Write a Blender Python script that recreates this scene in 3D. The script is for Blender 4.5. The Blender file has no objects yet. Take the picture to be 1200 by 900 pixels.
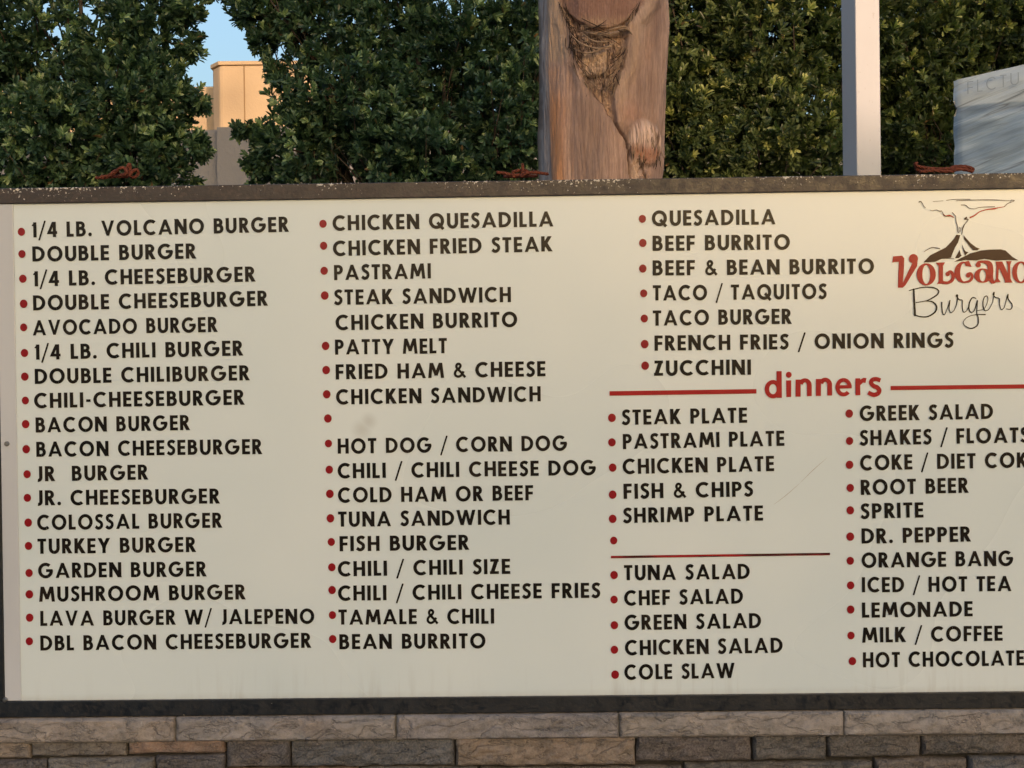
import bpy, bmesh, math, random
import numpy as np
from mathutils import Vector, Matrix, noise
R = math.radians
random.seed(7); rng = np.random.default_rng(7)
sc = bpy.context.scene
col = sc.collection

# ------------------------------------------------------------------ camera
CAM_Z = 1.9; CAM_Y = -5.0; FPX = 1500.0            # focal length in pixels of a 1200 px wide frame
YAW, PITCH, ROLL = R(0.8), R(-0.5), R(-0.75)
cam_d = bpy.data.cameras.new('camera'); cam = bpy.data.objects.new('camera', cam_d); col.objects.link(cam)
CM = Matrix.Rotation(YAW, 4, 'Z') @ Matrix.Rotation(R(90) + PITCH, 4, 'X') @ Matrix.Rotation(ROLL, 4, 'Z')
cam.matrix_world = Matrix.Translation((0, CAM_Y, CAM_Z)) @ CM
cam_d.sensor_width = 36; cam_d.lens = 36 * FPX / 1200; cam_d.clip_end = 5000; cam_d.clip_start = .05
sc.camera = cam
# ------------------------------------------------------------------ light
SUN_EL, SUN_AZ = R(3.5), R(20)                     # the low sun stands behind the camera, 20 degrees to the right
world = bpy.data.worlds.new('World'); sc.world = world; world.use_nodes = True
wn = world.node_tree.nodes; wl = world.node_tree.links
sky = wn.new('ShaderNodeTexSky'); sky.sky_type = 'NISHITA'; sky.sun_disc = False
sky.sun_elevation = SUN_EL; sky.sun_rotation = math.pi - SUN_AZ; sky.dust_density = 7.2; sky.air_density = .8; sky.ozone_density = 1.25
wl.new(sky.outputs[0], wn['Background'].inputs[0]); wn['Background'].inputs[1].default_value = 0.15
sun_d = bpy.data.lights.new('sun', 'SUN'); sun = bpy.data.objects.new('sun', sun_d); col.objects.link(sun)
sun_d.energy = 2.0; sun_d.angle = R(0.5); sun_d.color = (.27, .175, .115)
S_DIR = Vector((math.sin(SUN_AZ) * math.cos(SUN_EL), -math.cos(SUN_AZ) * math.cos(SUN_EL), math.sin(SUN_EL)))
sun.rotation_euler = S_DIR.to_track_quat('Z', 'Y').to_euler(); sun.location = S_DIR * 60
sc.view_settings.view_transform = 'Standard'; sc.view_settings.look = 'None'
sc.view_settings.exposure = 2.22; sc.view_settings.gamma = 1.0

# ------------------------------------------------------------------ helpers
M3 = CM.to_3x3(); CO = Vector((0, CAM_Y, CAM_Z))
def at(px, py, Y):
    """point of the plane y = Y that stands at this place of the photograph"""
    d = M3 @ Vector(((px - 600) / FPX, -(py - 450) / FPX, -1.0))
    return CO + d * ((Y - CO.y) / d.y)
def tag(o, label=None, cat=None, group=None, kind=None):
    if label: o['label'] = label
    if cat: o['category'] = cat
    if group: o['group'] = group
    if kind: o['kind'] = kind
    return o
def empty(name, loc, label=None, cat=None, group=None):
    o = bpy.data.objects.new(name, None); o.location = loc; o.empty_display_size = .2; col.objects.link(o)
    return tag(o, label, cat, group)
def wloc(o):
    v = Vector(o.location)
    while o.parent: o = o.parent; v += Vector(o.location)
    return v
def mesh(name, verts, faces, mat, parent=None, smooth=False, sharp=None, origin=None):
    """links vertices given in world space as one object whose origin is at its base"""
    v = np.array(verts, dtype=float).reshape(-1, 3)
    if origin is None:
        origin = np.array(((v[:, 0].min() + v[:, 0].max()) / 2, (v[:, 1].min() + v[:, 1].max()) / 2, v[:, 2].min()))
    me = bpy.data.meshes.new(name); me.from_pydata((v - origin).tolist(), [], faces)
    for m in (mat if isinstance(mat, (list, tuple)) else [mat]): me.materials.append(m)
    if smooth: me.shade_smooth()
    if smooth and sharp: me.set_sharp_from_angle(angle=sharp)
    o = bpy.data.objects.new(name, me); col.objects.link(o)
    off = Vector(origin)
    if parent is not None: o.parent = parent; off = off - wloc(parent)
    o.location = off
    return o
class MB:
    def __init__(s): s.v = []; s.f = []
    def poly(s, pts):
        n = len(s.v); s.v += [tuple(p) for p in pts]; s.f.append(tuple(range(n, n + len(pts))))
    def box(s, x0, y0, z0, x1, y1, z1, rot=0, c=None):
        n = len(s.v)
        P = [(x0,y0,z0),(x1,y0,z0),(x1,y1,z0),(x0,y1,z0),(x0,y0,z1),(x1,y0,z1),(x1,y1,z1),(x0,y1,z1)]
        if rot:
            cx, cy = c or ((x0+x1)/2, (y0+y1)/2); ca, sa = math.cos(rot), math.sin(rot)
            P = [(cx+(x-cx)*ca-(y-cy)*sa, cy+(x-cx)*sa+(y-cy)*ca, z) for x, y, z in P]
        s.v += P
        s.f += [tuple(n+i for i in q) for q in ((0,1,5,4),(1,2,6,5),(2,3,7,6),(3,0,4,7),(4,5,6,7),(3,2,1,0))]
    def tube(s, pts, radii, k=8, closed=False):
        pts = [Vector(p) for p in pts]; m = len(pts); rings = []
        if not hasattr(radii, '__len__'): radii = [radii] * m
        up = Vector((.13, .21, .97)); n0 = None
        for i, p in enumerate(pts):
            t = (pts[min(i+1, m-1)] - pts[max(i-1, 0)]).normalized()
            if n0 is None: n0 = t.cross(up).normalized()
            n0 = (n0 - t * n0.dot(t)).normalized(); b = t.cross(n0)
            base = len(s.v); rings.append(base)
            for j in range(k):
                a = 2*math.pi*j/k; s.v.append(tuple(p + (n0*math.cos(a) + b*math.sin(a))*radii[i]))
        for i in range(m-1):
            for j in range(k):
                s.f.append((rings[i]+j, rings[i]+(j+1) % k, rings[i+1]+(j+1) % k, rings[i+1]+j))
        s.f.append(tuple(rings[0]+j for j in range(k))[::-1]); s.f.append(tuple(rings[-1]+j for j in range(k)))
    def build(s, name, mat, parent=None, smooth=False, sharp=None, bevel=0):
        o = mesh(name, s.v, s.f, mat, parent, smooth, sharp)
        if bevel:
            b = o.modifiers.new('bevel', 'BEVEL'); b.width = bevel; b.segments = 2; b.limit_method = 'ANGLE'
        return o
def spline(P, n=8):
    P = [np.array(p, float) for p in P]; P = [2*P[0]-P[1]] + P + [2*P[-1]-P[-2]]; out = []
    for i in range(1, len(P)-2):
        for k in range(n):
            t = k/n; a, b, c, d = P[i-1], P[i], P[i+1], P[i+2]
            out.append(.5*((2*b)+(-a+c)*t+(2*a-5*b+4*c-d)*t*t+(-a+3*b-3*c+d)*t**3))
    out.append(P[-2]); return out
# value noise for numpy arrays
_T = rng.random((256, 256))
def vnoise(x, y, seed=0):
    x = np.asarray(x, float) + seed*17.31; y = np.asarray(y, float) + seed*9.77
    xi = np.floor(x).astype(int); yi = np.floor(y).astype(int); fx = x-xi; fy = y-yi
    fx = fx*fx*(3-2*fx); fy = fy*fy*(3-2*fy); g = lambda a, b: _T[a % 256, b % 256]
    return (g(xi,yi)*(1-fx)+g(xi+1,yi)*fx)*(1-fy)+(g(xi,yi+1)*(1-fx)+g(xi+1,yi+1)*fx)*fy
def fbm(x, y, o=4, seed=0):
    s = 0; a = .5; t = 0
    for i in range(o): s = s + a*vnoise(x*2**i, y*2**i, seed+i); t += a; a *= .5
    return s/t

# ------------------------------------------------------------------ materials
class Mat:
    def __init__(s, name, rough=.6, spec=.5, coat=0, metal=0):
        s.m = bpy.data.materials.new(name); s.m.use_nodes = True; s.n = s.m.node_tree.nodes; s.l = s.m.node_tree.links
        s.b = s.n['Principled BSDF']; s.b.inputs['Roughness'].default_value = rough
        s.b.inputs['Specular IOR Level'].default_value = spec; s.b.inputs['Coat Weight'].default_value = coat
        s.b.inputs['Metallic'].default_value = metal; s._pos = None
    def put(s, v, sock):
        if hasattr(v, 'type'): s.l.new(v, sock)
        elif hasattr(sock.default_value, '__len__') and not hasattr(v, '__len__'): sock.default_value = (v, v, v)
        else: sock.default_value = tuple(v)+(1,) if hasattr(v, '__len__') and len(sock.default_value) == 4 and len(v) == 3 else v
    def pos(s):
        if s._pos is None: s._pos = s.n.new('ShaderNodeNewGeometry').outputs['Position']
        return s._pos
    def noise(s, scale, detail=4, rough=.55, stretch=(1,1,1), off=(0,0,0), dist=0):
        mp = s.n.new('ShaderNodeMapping'); s.l.new(s.pos(), mp.inputs[0]); mp.inputs['Scale'].default_value = stretch; mp.inputs['Location'].default_value = off
        t = s.n.new('ShaderNodeTexNoise'); t.inputs['Scale'].default_value = scale; t.inputs['Detail'].default_value = detail
        t.inputs['Roughness'].default_value = rough; t.inputs['Distortion'].default_value = dist; s.l.new(mp.outputs[0], t.inputs[0]); return t.outputs[0]
    def ramp(s, v, stops, interp='LINEAR'):
        r = s.n.new('ShaderNodeValToRGB'); s.l.new(v, r.inputs[0]); e = r.color_ramp.elements; r.color_ramp.interpolation = interp
        while len(e) < len(stops): e.new(.5)
        for k, (p, c) in enumerate(stops):
            e[k].position = p; e[k].color = tuple(c)+(1,) if hasattr(c, '__len__') else (c, c, c, 1)
        return r.outputs[0]
    def mix(s, f, a, b, mode='MIX'):
        m = s.n.new('ShaderNodeMix'); m.data_type = 'RGBA'; m.blend_type = mode
        s.put(f, m.inputs[0]); s.put(a, m.inputs[6]); s.put(b, m.inputs[7]); return m.outputs[2]
    def math(s, op, a, b=0., clamp=False):
        m = s.n.new('ShaderNodeMath'); m.operation = op; m.use_clamp = clamp; s.put(a, m.inputs[0]); s.put(b, m.inputs[1]); return m.outputs[0]
    def xyz(s):
        x = s.n.new('ShaderNodeSeparateXYZ'); s.l.new(s.pos(), x.inputs[0]); return x.outputs
    def spot(s, c, r):
        """soft round mask about a point of the place"""
        d = s.n.new('ShaderNodeVectorMath'); d.operation = 'DISTANCE'; s.l.new(s.pos(), d.inputs[0]); d.inputs[1].default_value = c
        return s.ramp(s.math('DIVIDE', d.outputs['Value'], r), [(0, 1.), (1, 0.)], 'EASE')
    def color(s, v): s.put(v, s.b.inputs['Base Color']); return s
    def rough(s, v): s.put(v, s.b.inputs['Roughness']); return s
    def bump(s, h, dist=.002, strength=1.):
        b = s.n.new('ShaderNodeBump'); b.inputs['Distance'].default_value = dist; b.inputs['Strength'].default_value = strength
        s.l.new(h, b.inputs['Height']); s.l.new(b.outputs[0], s.b.inputs['Normal']); return s
    def attr(s, name):
        a = s.n.new('ShaderNodeAttribute'); a.attribute_name = name; return a.outputs[0]
def srgb(*c): return tuple((x/255/12.92 if x/255 <= .04045 else ((x/255+.055)/1.055)**2.4) for x in c)

P_ = lambda px, py: tuple(at(px, py, 0))
# acrylic face: cream white, dirt streaks near the lower edge, a smudge, slightly wavy
m = Mat('cream_acrylic', .28, .9)
c = m.ramp(m.noise(1.1, 2), [(.12, (.655,.765,.815)), (.88, (.775,.855,.875))], 'EASE')
drip = m.math('MULTIPLY', m.ramp(m.noise(26, 4, stretch=(1,1,.10)), [(.52, 0.), (.75, 1.)]),
              m.ramp(m.math('SUBTRACT', m.xyz()[2], at(600, 818, 0).z), [(0, 1.), (.16, 0.)]))
patch = m.ramp(m.noise(1.9, 2, off=(3,0,0)), [(.40, 0.), (.62, 1.)])
c = m.mix(m.math('MULTIPLY', m.math('MULTIPLY', drip, patch), .38, True), c, (.30,.28,.25))
gr = m.ramp(m.math('SUBTRACT', m.xyz()[2], at(600, 818, 0).z), [(0, 1.), (.035, 0.)])
c = m.mix(m.math('MULTIPLY', m.math('MULTIPLY', gr, m.noise(30, 3)), .5), c, (.38,.36,.33))
sm = m.math('MULTIPLY', m.math('MAXIMUM', m.spot(P_(424, 504), .055), m.spot(P_(432, 494), .045)), .28)
c = m.mix(sm, c, (.25,.235,.20))
sm = m.math('MULTIPLY', m.spot(P_(1033, 512), .05), .25)
c = m.mix(sm, c, (.3,.28,.25))
ft = m.ramp(m.noise(260, 2), [(.70, 0.), (.76, 1.)])
c = m.mix(m.math('MULTIPLY', ft, .25), c, (.3,.25,.2))
m.color(c).rough(m.ramp(m.noise(.9, 1), [(.05, .22), (.95, .36)], 'EASE')).bump(m.noise(1.5, 0), .004, 1.)
m.b.inputs['Subsurface Weight'].default_value = 0
M_ACR = m.m
m = Mat('vinyl_black', .25, .25); m.color(m.mix(m.ramp(m.noise(7, 4, off=(2,1,0)), [(.45, 0.), (.8, 1.)]), (.010,.009,.008), (.030,.022,.017))).bump(m.noise(1.5, 0), .003); M_BLK = m.m
m = Mat('vinyl_red', .25, .3); m.color(m.ramp(m.noise(9, 3), [(.3, (.34,.012,.016)), (.75, (.42,.025,.024))])).bump(m.noise(1.5, 0), .003); M_RED = m.m
m = Mat('vinyl_dark_red', .25, .3); m.color(m.ramp(m.noise(9, 3), [(.3, (.22,.006,.012)), (.75, (.32,.018,.022))])).bump(m.noise(1.5, 0), .003); M_DOT = m.m
m = Mat('vinyl_brown', .25, .2); m.color(m.ramp(m.noise(11, 3), [(.3, (.040,.018,.014)), (.75, (.060,.028,.021))])).bump(m.noise(1.5, 0), .003); M_BRN = m.m
m = Mat('vinyl_worn_red', .25, .5); m.color(m.mix(m.ramp(m.noise(6, 4, stretch=(1,1,20)), [(.45, 0.), (.55, 1.)]), (.35,.015,.02), (.06,.012,.012))); M_WRED = m.m
# painted frame: dark brown on top with chipped paint along the upper edge, black elsewhere
ZT = at(600, 211, -.05).z
def frame_mat(name, base, chips):
    m = Mat(name, .38, .5)
    c = m.ramp(m.noise(14, 5), [(.3, base), (.7, tuple(x*1.5 for x in base))])
    c = m.mix(m.math('MULTIPLY', m.ramp(m.noise(60, 5), [(.5, 0.), (.72, 1.)]), .5 if chips else .12), c, (.12,.085,.065))
    cluster = m.ramp(m.noise(2.3, 3, off=(5,2,1)), [(.42, .0), (.62, 1.)])
    h = m.math('SUBTRACT', m.xyz()[2], ZT - .06)
    for px, py, rr in ((70, 220, .30), (20, 224, .16), (150, 217, .12), (672, 212, .16), (925, 209, .14), (1130, 207, .10), (560, 212, .12)):
        cluster = m.math('MAXIMUM', cluster, m.math('MULTIPLY', m.spot(tuple(at(px, py, -.012)), rr), 1.15))
    edge = m.ramp(h, [(.01, .0), (.050, .08), (.060, .15)])
    th = m.math('SUBTRACT', m.math('SUBTRACT', .80, m.math('MULTIPLY', edge, 1.0)), m.math('MULTIPLY', cluster, .10))
    n = m.noise(105, 3, .6)
    chip = m.math('MULTIPLY', m.math('GREATER_THAN', n, th), 1. if chips else 0.)
    chip2 = m.math('GREATER_THAN', m.noise(95, 2, off=(7,3,2)), .765 if chips else .79)
    c = m.mix(m.math('MAXIMUM', chip, chip2), c, (.62,.58,.52))
    return m.color(c).rough(m.ramp(m.noise(30, 4), [(.3, .28), (.7, .6)])).bump(m.noise(80, 5), .0015).m
M_FT = frame_mat('weathered_brown_paint', (.034,.0265,.0245), True)
M_FB = frame_mat('black_paint', (.0055,.0085,.0135), False)
m = Mat('trim_white', .3); m.color(m.ramp(m.noise(5, 3, stretch=(1,1,.2)), [(.3, (.52,.55,.60)), (.7, (.60,.635,.69))])); M_TRIM = m.m
m = Mat('steel', .35, metal=1); m.color((.35,.34,.32)); M_STEEL = m.m
# stone
m = Mat('ledge_stone', .75, .4)
oi = m.n.new('ShaderNodeObjectInfo'); oc = oi.outputs['Color']
n1 = m.noise(9, 6, .6, stretch=(1,1,1.6), dist=.6); n2 = m.noise(38, 6, .65); n3 = m.noise(5, 4, off=(4,4,4))
c = m.mix(m.ramp(n1, [(.35, 0.), (.65, 1.)]), m.mix(1., oc, (.55,.60,.67), 'MULTIPLY'), m.mix(1., oc, (.98,1.01,1.06), 'MULTIPLY'))
c = m.mix(m.math('MULTIPLY', m.ramp(n3, [(.5, 0.), (.7, 1.)]), .28), c, (.20,.13,.095))
c = m.mix(m.ramp(n2, [(.30, .5), (.5, 0.)]), c, (.03,.028,.028))
c = m.mix(m.math('MULTIPLY', m.ramp(m.noise(55, 5, .7, off=(1,7,2)), [(.64, 0.), (.72, 1.)]), m.ramp(m.noise(7, 3, off=(9,7,2)), [(.5, 0.), (.62, 1.)])), c, (.50,.46,.40))
h = m.math('ADD', m.math('MULTIPLY', n2, .5), m.math('MULTIPLY', n1, 1.))
rd = m.math('ABSOLUTE', m.math('SUBTRACT', m.noise(7, 5, .6, stretch=(1,1,2.2), off=(3,1,8), dist=.35), .5))
chis = m.ramp(rd, [(0, 0.), (.03, .7), (.2, 1.)])
c = m.mix(m.math('MULTIPLY', m.ramp(rd, [(0, .4), (.018, 0.)]), m.ramp(n3, [(.4, 0.), (.6, 1.)])), c, (.04,.035,.032))
c = m.mix(m.math('MULTIPLY', m.ramp(m.noise(120, 4, .7), [(.35, .0), (.7, 1.)]), .35), c, (.42,.38,.34))
h = m.math('ADD', m.math('MULTIPLY', h, .8), m.math('ADD', m.math('MULTIPLY', chis, .5), m.math('MULTIPLY', m.noise(90, 5, .7), .25)))
m.color(c).bump(h, .010, 1.); M_STONE = m.m
m = Mat('mortar', .9, .2); m.color(m.ramp(m.noise(30, 5), [(.3, (.025,.024,.023)), (.7, (.06,.058,.054))])).bump(m.noise(90, 5), .003); M_MORT = m.m
m = Mat('pale_mortar', .9, .2); m.color(m.ramp(m.noise(40, 5), [(.3, (.10,.098,.093)), (.7, (.20,.195,.18))])); M_MORT2 = m.m
m = Mat('asphalt', .85, .3); m.color(m.ramp(m.noise(60, 6, .7), [(.3, (.035,.035,.037)), (.7, (.075,.073,.07))])).bump(m.noise(120, 4), .004); M_ASPH = m.m
m = Mat('concrete', .85, .3); m.color(m.ramp(m.noise(6, 7, .65), [(.3, (.27,.26,.24)), (.7, (.36,.35,.33))])).bump(m.noise(60, 4), .002); M_CONC = m.m
def wall_mat(name, a, b, sc1=.7):
    m = Mat(name, .85, .25); c = m.ramp(m.noise(sc1, 6, .6), [(.3, a), (.7, b)])
    return m.color(c).bump(m.noise(14, 5), .01)
m = wall_mat('peach_stucco', (.54,.42,.28), (.60,.47,.32), .5)
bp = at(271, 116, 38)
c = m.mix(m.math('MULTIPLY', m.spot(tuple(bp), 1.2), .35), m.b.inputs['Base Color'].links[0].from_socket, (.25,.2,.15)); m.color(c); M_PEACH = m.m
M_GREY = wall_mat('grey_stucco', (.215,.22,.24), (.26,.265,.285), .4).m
M_REST = wall_mat('tan_stucco', (.40,.32,.24), (.46,.37,.28)).m
m = Mat('dark_glass', .06, .6); m.color((.02,.025,.03)); M_GLASS = m.m
m = Mat('white_steel_paint', .4, .4)
c = m.ramp(m.noise(3, 4, stretch=(1,1,.3)), [(.3, (.54,.565,.62)), (.7, (.60,.63,.685))])
c = m.mix(m.math('MULTIPLY', m.ramp(m.noise(45, 4), [(.66, 0.), (.74, 1.)]), .4), c, (.35,.32,.3)); m.color(c).bump(m.noise(9, 2), .002); M_POST = m.m
m = Mat('terracotta_rope', .8, .2); c = m.ramp(m.noise(70, 4), [(.3, (.10,.028,.018)), (.7, (.22,.068,.042))]); m.color(c).bump(m.noise(260, 3), .002); M_ROPE = m.m
# foliage
def leaf_mat(name):
    m = Mat(name, .42, .6); a = m.attr('tint'); m.color(a)
    tr = m.n.new('ShaderNodeBsdfTranslucent'); m.l.new(m.mix(1., a, (1.7,1.9,.7), 'MULTIPLY'), tr.inputs[0])
    mx = m.n.new('ShaderNodeMixShader'); mx.inputs[0].default_value = .22
    m.l.new(m.b.outputs[0], mx.inputs[1]); m.l.new(tr.outputs[0], mx.inputs[2]); m.l.new(mx.outputs[0], m.n['Material Output'].inputs[0]); return m.m
M_LEAF = leaf_mat('leaf')
m = Mat('bark', .85, .25); m.color(m.ramp(m.noise(20, 5, stretch=(1,1,.3)), [(.3, (.05,.04,.03)), (.7, (.13,.105,.08))])).bump(m.noise(50, 5), .006); M_BARK = m.m
m = Mat('palm_bark', .8, .25); m.color(m.attr('tint')).bump(m.math('ADD', m.noise(300, 4, .7, stretch=(1,1,.05)), m.math('MULTIPLY', m.noise(60, 6, .7, stretch=(1,1,.12), dist=.3), 2.)), .004); M_PALM = m.m
m = Mat('palm_fibre_pale', .7, .25); m.color(m.ramp(m.noise(30, 3), [(.3, (.20,.13,.085)), (.7, (.42,.31,.22))])); M_FIB = m.m
m = Mat('palm_fibre_dark', .8, .2); m.color((.045,.03,.022)); M_FIBD = m.m
# stretch film
m = Mat('stretch_film', .18, .6, coat=.5)
X_, Y_, Z_ = m.xyz(); run = m.math('ADD', X_, m.math('MULTIPLY', Y_, -.45))
def film_noise(sl, su, sw, det, off=0):
    cv = m.n.new('ShaderNodeCombineXYZ'); m.put(m.math('MULTIPLY', run, su), cv.inputs[0]); m.put(off, cv.inputs[1])
    m.put(m.math('MULTIPLY', m.math('SUBTRACT', Z_, m.math('MULTIPLY', run, sl)), sw), cv.inputs[2])
    t = m.n.new('ShaderNodeTexNoise'); t.inputs['Scale'].default_value = 1; t.inputs['Detail'].default_value = det; t.inputs['Distortion'].default_value = .35; m.l.new(cv.outputs[0], t.inputs[0]); return t.outputs[0]
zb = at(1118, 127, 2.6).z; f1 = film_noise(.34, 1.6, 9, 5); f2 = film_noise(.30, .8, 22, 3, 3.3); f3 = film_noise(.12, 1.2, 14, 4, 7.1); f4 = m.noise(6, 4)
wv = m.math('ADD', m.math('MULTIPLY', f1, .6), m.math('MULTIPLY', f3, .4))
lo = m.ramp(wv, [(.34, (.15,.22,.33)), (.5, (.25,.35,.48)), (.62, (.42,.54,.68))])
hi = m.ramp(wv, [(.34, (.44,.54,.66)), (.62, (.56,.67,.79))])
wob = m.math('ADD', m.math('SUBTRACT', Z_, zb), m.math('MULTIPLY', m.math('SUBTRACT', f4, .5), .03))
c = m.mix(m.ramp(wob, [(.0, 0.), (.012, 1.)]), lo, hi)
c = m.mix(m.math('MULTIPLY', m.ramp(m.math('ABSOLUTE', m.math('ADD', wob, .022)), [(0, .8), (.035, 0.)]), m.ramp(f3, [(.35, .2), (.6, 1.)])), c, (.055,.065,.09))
line = m.ramp(m.math('ABSOLUTE', m.math('SUBTRACT', f2, .5)), [(0, 1.), (.030, 0.)]); msk = m.ramp(f1, [(.42, 0.), (.58, 1.)])
c = m.mix(m.math('MULTIPLY', m.math('MULTIPLY', line, msk), .75), c, (.07,.085,.12))
line2 = m.ramp(m.math('ABSOLUTE', m.math('SUBTRACT', film_noise(.26, .7, 18, 2, 9.), .5)), [(0, 1.), (.016, 0.)])
c = m.mix(m.math('MULTIPLY', m.math('MULTIPLY', line2, m.ramp(f3, [(.46, 0.), (.62, 1.)])), .45), c, (.70,.77,.84))
m.color(c).bump(m.math('ADD', f2, m.math('MULTIPLY', f1, 1.5)), .007); M_FILM = m.m
m = Mat('film_print', .4); m.color((.30,.38,.49)); M_PRINT = m.m
m = Mat('pallet_wood', .85, .2); m.color(m.ramp(m.noise(12, 5, stretch=(.2,1,3)), [(.3, (.22,.15,.09)), (.7, (.35,.26,.17))])); M_WOOD = m.m

# ------------------------------------------------------------------ setting
g = 3000
tag(mesh('ground', [(-g,-g,0),(g,-g,0),(g,g,0),(-g,g,0)], [(0,1,2,3)], M_ASPH), kind='structure')
b = MB(); b.box(-6, -1.1, 0, 6, 2.6, .12); tag(b.build('pavement', M_CONC, bevel=.015), kind='structure')

# the restaurant across the lot, behind the camera: the evening sun stands behind it and its roof line is shaped to shade the sign
rs = empty('restaurant_building', (2, -46, 0), 'low tan stucco restaurant across the lot, unseen, with roof line set for shade', 'building')
YR = -40.0; tan_az = math.tan(SUN_AZ); tan_el = math.tan(SUN_EL)/math.cos(SUN_AZ)
RH = at(1018, 156, 1.15).z+(1.15-YR)*tan_el; RH2 = RH+2.0                            # the low roof line that shades the sign and the foot of the post
RX = 1.35+(1.2-YR)*tan_az; RX2 = 3.22+(1.2-YR)*tan_az
b = MB(); b.box(-20, YR-13, 0, RX, YR, RH-.2); b.build('wall', M_REST, rs)
b = MB(); b.box(RX+.002, YR-13, 0, RX2-.002, YR, RH-.2); b.build('wall', M_REST, rs)
b = MB(); b.box(RX2, YR-13, 0, 28, YR-1.2, RH-.02); b.build('wall', M_REST, rs)
b = MB(); b.box(RX2, YR-1.198, 0, 28, YR, RH2-.25); b.build('wall', M_REST, rs)  # raised end added to keep the pallet load in shade
b = MB(); b.box(-20.15, YR-13.15, RH-.2, RX+.001, YR+.1, RH); b.build('parapet', M_CONC, rs)
b = MB(); b.box(RX+.003, YR-13.15, RH-.2, RX2-.003, YR+.1, RH); b.build('parapet', M_CONC, rs)
b = MB(); b.box(RX2-.001, YR-1.3, RH2-.25, 28.15, YR+.1, RH2); b.build('parapet', M_CONC, rs)
for k in range(7):
    x = -13 + k*5.2
    if k == 4:
        b = MB(); b.box(x, YR, 0, x+1.1, YR+.06, 2.2); b.build('door', M_GLASS, rs); continue
    b = MB(); b.box(x-.06, YR, .84, x+2.46, YR+.04, 2.46); f = b.build('window_frame', M_TRIM, rs)
    b = MB(); b.box(x, YR+.01, .9, x+2.4, YR+.06, 2.4); b.build('pane', M_GLASS, f)

ab = empty('shade_block', (14, -66, 0), 'plain tan block added unseen far behind the restaurant to shade the grey wall', 'building')  # unseen block added so the grey wall and left trees stay shaded
AX = (1.62+60*math.sin(SUN_AZ))/math.cos(SUN_AZ); AH = 6.1+75*tan_el
b = MB(); b.box(AX-22, -74, 0, AX, -60, AH); b.build('wall', M_REST, ab)
for i in range(7):
    for k in range(4):
        x = AX-20.5+i*2.95; z = 1.2+k*AH/4.4
        b = MB(); b.box(x, -60.02, z, x+1.5, -59.97, z+1.5); b.build('window', M_GLASS, ab)

# far peach building lit by the last sun, grey building in front of it
YB = 38.
p0 = at(257, 72, YB); p1 = at(247, 72, YB+2.6); zt = p0.z; x0 = p0.x; xl = at(233, 100, YB+2.6).x; z2 = at(240, 101, YB+2.6).z
fb = empty('peach_building', (x0+4, YB+6, 0), 'sunlit peach stucco building with stepped parapet seen through the gap between trees', 'building')
b = MB(); V = [(x0,YB,0),(x0+3.2,YB+.1,0),(x0+3.2,YB+12,0),(x0-.36,YB+12,0),(x0-.36,YB+.5,0)]
def prism(b, base, z0, z1):
    n = len(b.v); k = len(base); b.v += [(p[0],p[1],z0) for p in base] + [(p[0],p[1],z1) for p in base]
    for i in range(k): b.f.append((n+i, n+(i+1) % k, n+k+(i+1) % k, n+k+i))
    b.f.append(tuple(n+k+i for i in range(k))); b.f.append(tuple(n+i for i in range(k))[::-1])
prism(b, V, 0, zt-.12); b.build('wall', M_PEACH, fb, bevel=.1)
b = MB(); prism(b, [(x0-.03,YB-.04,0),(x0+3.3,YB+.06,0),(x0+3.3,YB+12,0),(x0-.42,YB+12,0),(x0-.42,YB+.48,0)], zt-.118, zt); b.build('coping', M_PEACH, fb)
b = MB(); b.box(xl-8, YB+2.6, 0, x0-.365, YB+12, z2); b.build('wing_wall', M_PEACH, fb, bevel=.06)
m_ = Mat('joint_line', .9, .1); m_.color((.30,.21,.12))
jx = at(286, 90, YB).x; jz = at(286, 103, YB).z
b = MB(); b.box(jx-.02, YB-.015+.03*(jx-x0)/9*10, 0, jx+.02, YB+.2, zt-.13); b.build('joint', m_.m, fb)
b = MB(); b.box(jx+.03, YB-.02+.08, jz-.015, x0+3.15, YB+.4, jz+.015); b.build('joint', m_.m, fb)
YG = 15.
gb = empty('grey_building', (-4, YG+3, 0), 'low grey stucco wall block in shade below the peach building', 'building')
zg = at(262, 149, YG).z; gx = at(254, 160, YG).x
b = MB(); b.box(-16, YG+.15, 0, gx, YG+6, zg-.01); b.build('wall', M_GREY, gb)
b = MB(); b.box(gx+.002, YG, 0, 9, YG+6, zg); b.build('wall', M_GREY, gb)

# ------------------------------------------------------------------ sign
XL = at(2.5, 600, 0).x; XR = at(1296, 600, 0).x
zpt = at(600, 230.5, 0).z; zpb = at(600, 817, 0).z              # acrylic top and bottom edges
FY = -.012
zft, zfb = at(600, 211.5, FY).z, at(600, 835.5, FY).z
zit, zib = at(600, 229.8, FY).z, at(600, 816.5, FY).z
sign = empty('menu_sign', ((XL+XR)/2, .08, zfb), 'long cream menu board in a dark frame with black lettering and red dots', 'sign')
b = MB(); b.box(XL-.01, .0, zib-.03, XR+.01, .02, zit+.03); b.build('panel', M_ACR, sign)
b = MB(); b.box(XL-.055, FY+.002, zfb+.002, XR+.055, .24, zft-.002)  # cabinet shell replaced below by rails and back
b = MB(); b.box(XL-.012, .022, zfb+.004, XR+.012, .235, zft-.004); b.build('cabinet', M_FB, sign)
b = MB(); b.box(XL-.06, FY, zit, XR+.06, .24, zft); o = b.build('frame_rail', M_FT, sign, bevel=.003); o['label'] = 'weathered dark brown top rail with chipped pale paint'
b = MB(); b.box(XL-.06, FY, zfb, XR+.06, .24, zib); b.build('frame_rail', M_FB, sign, bevel=.003)
b = MB(); b.box(XL-.06, FY+.002, zib+.001, XL, .238, zit-.001); b.build('frame_rail', M_FB, sign, bevel=.003)
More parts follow.
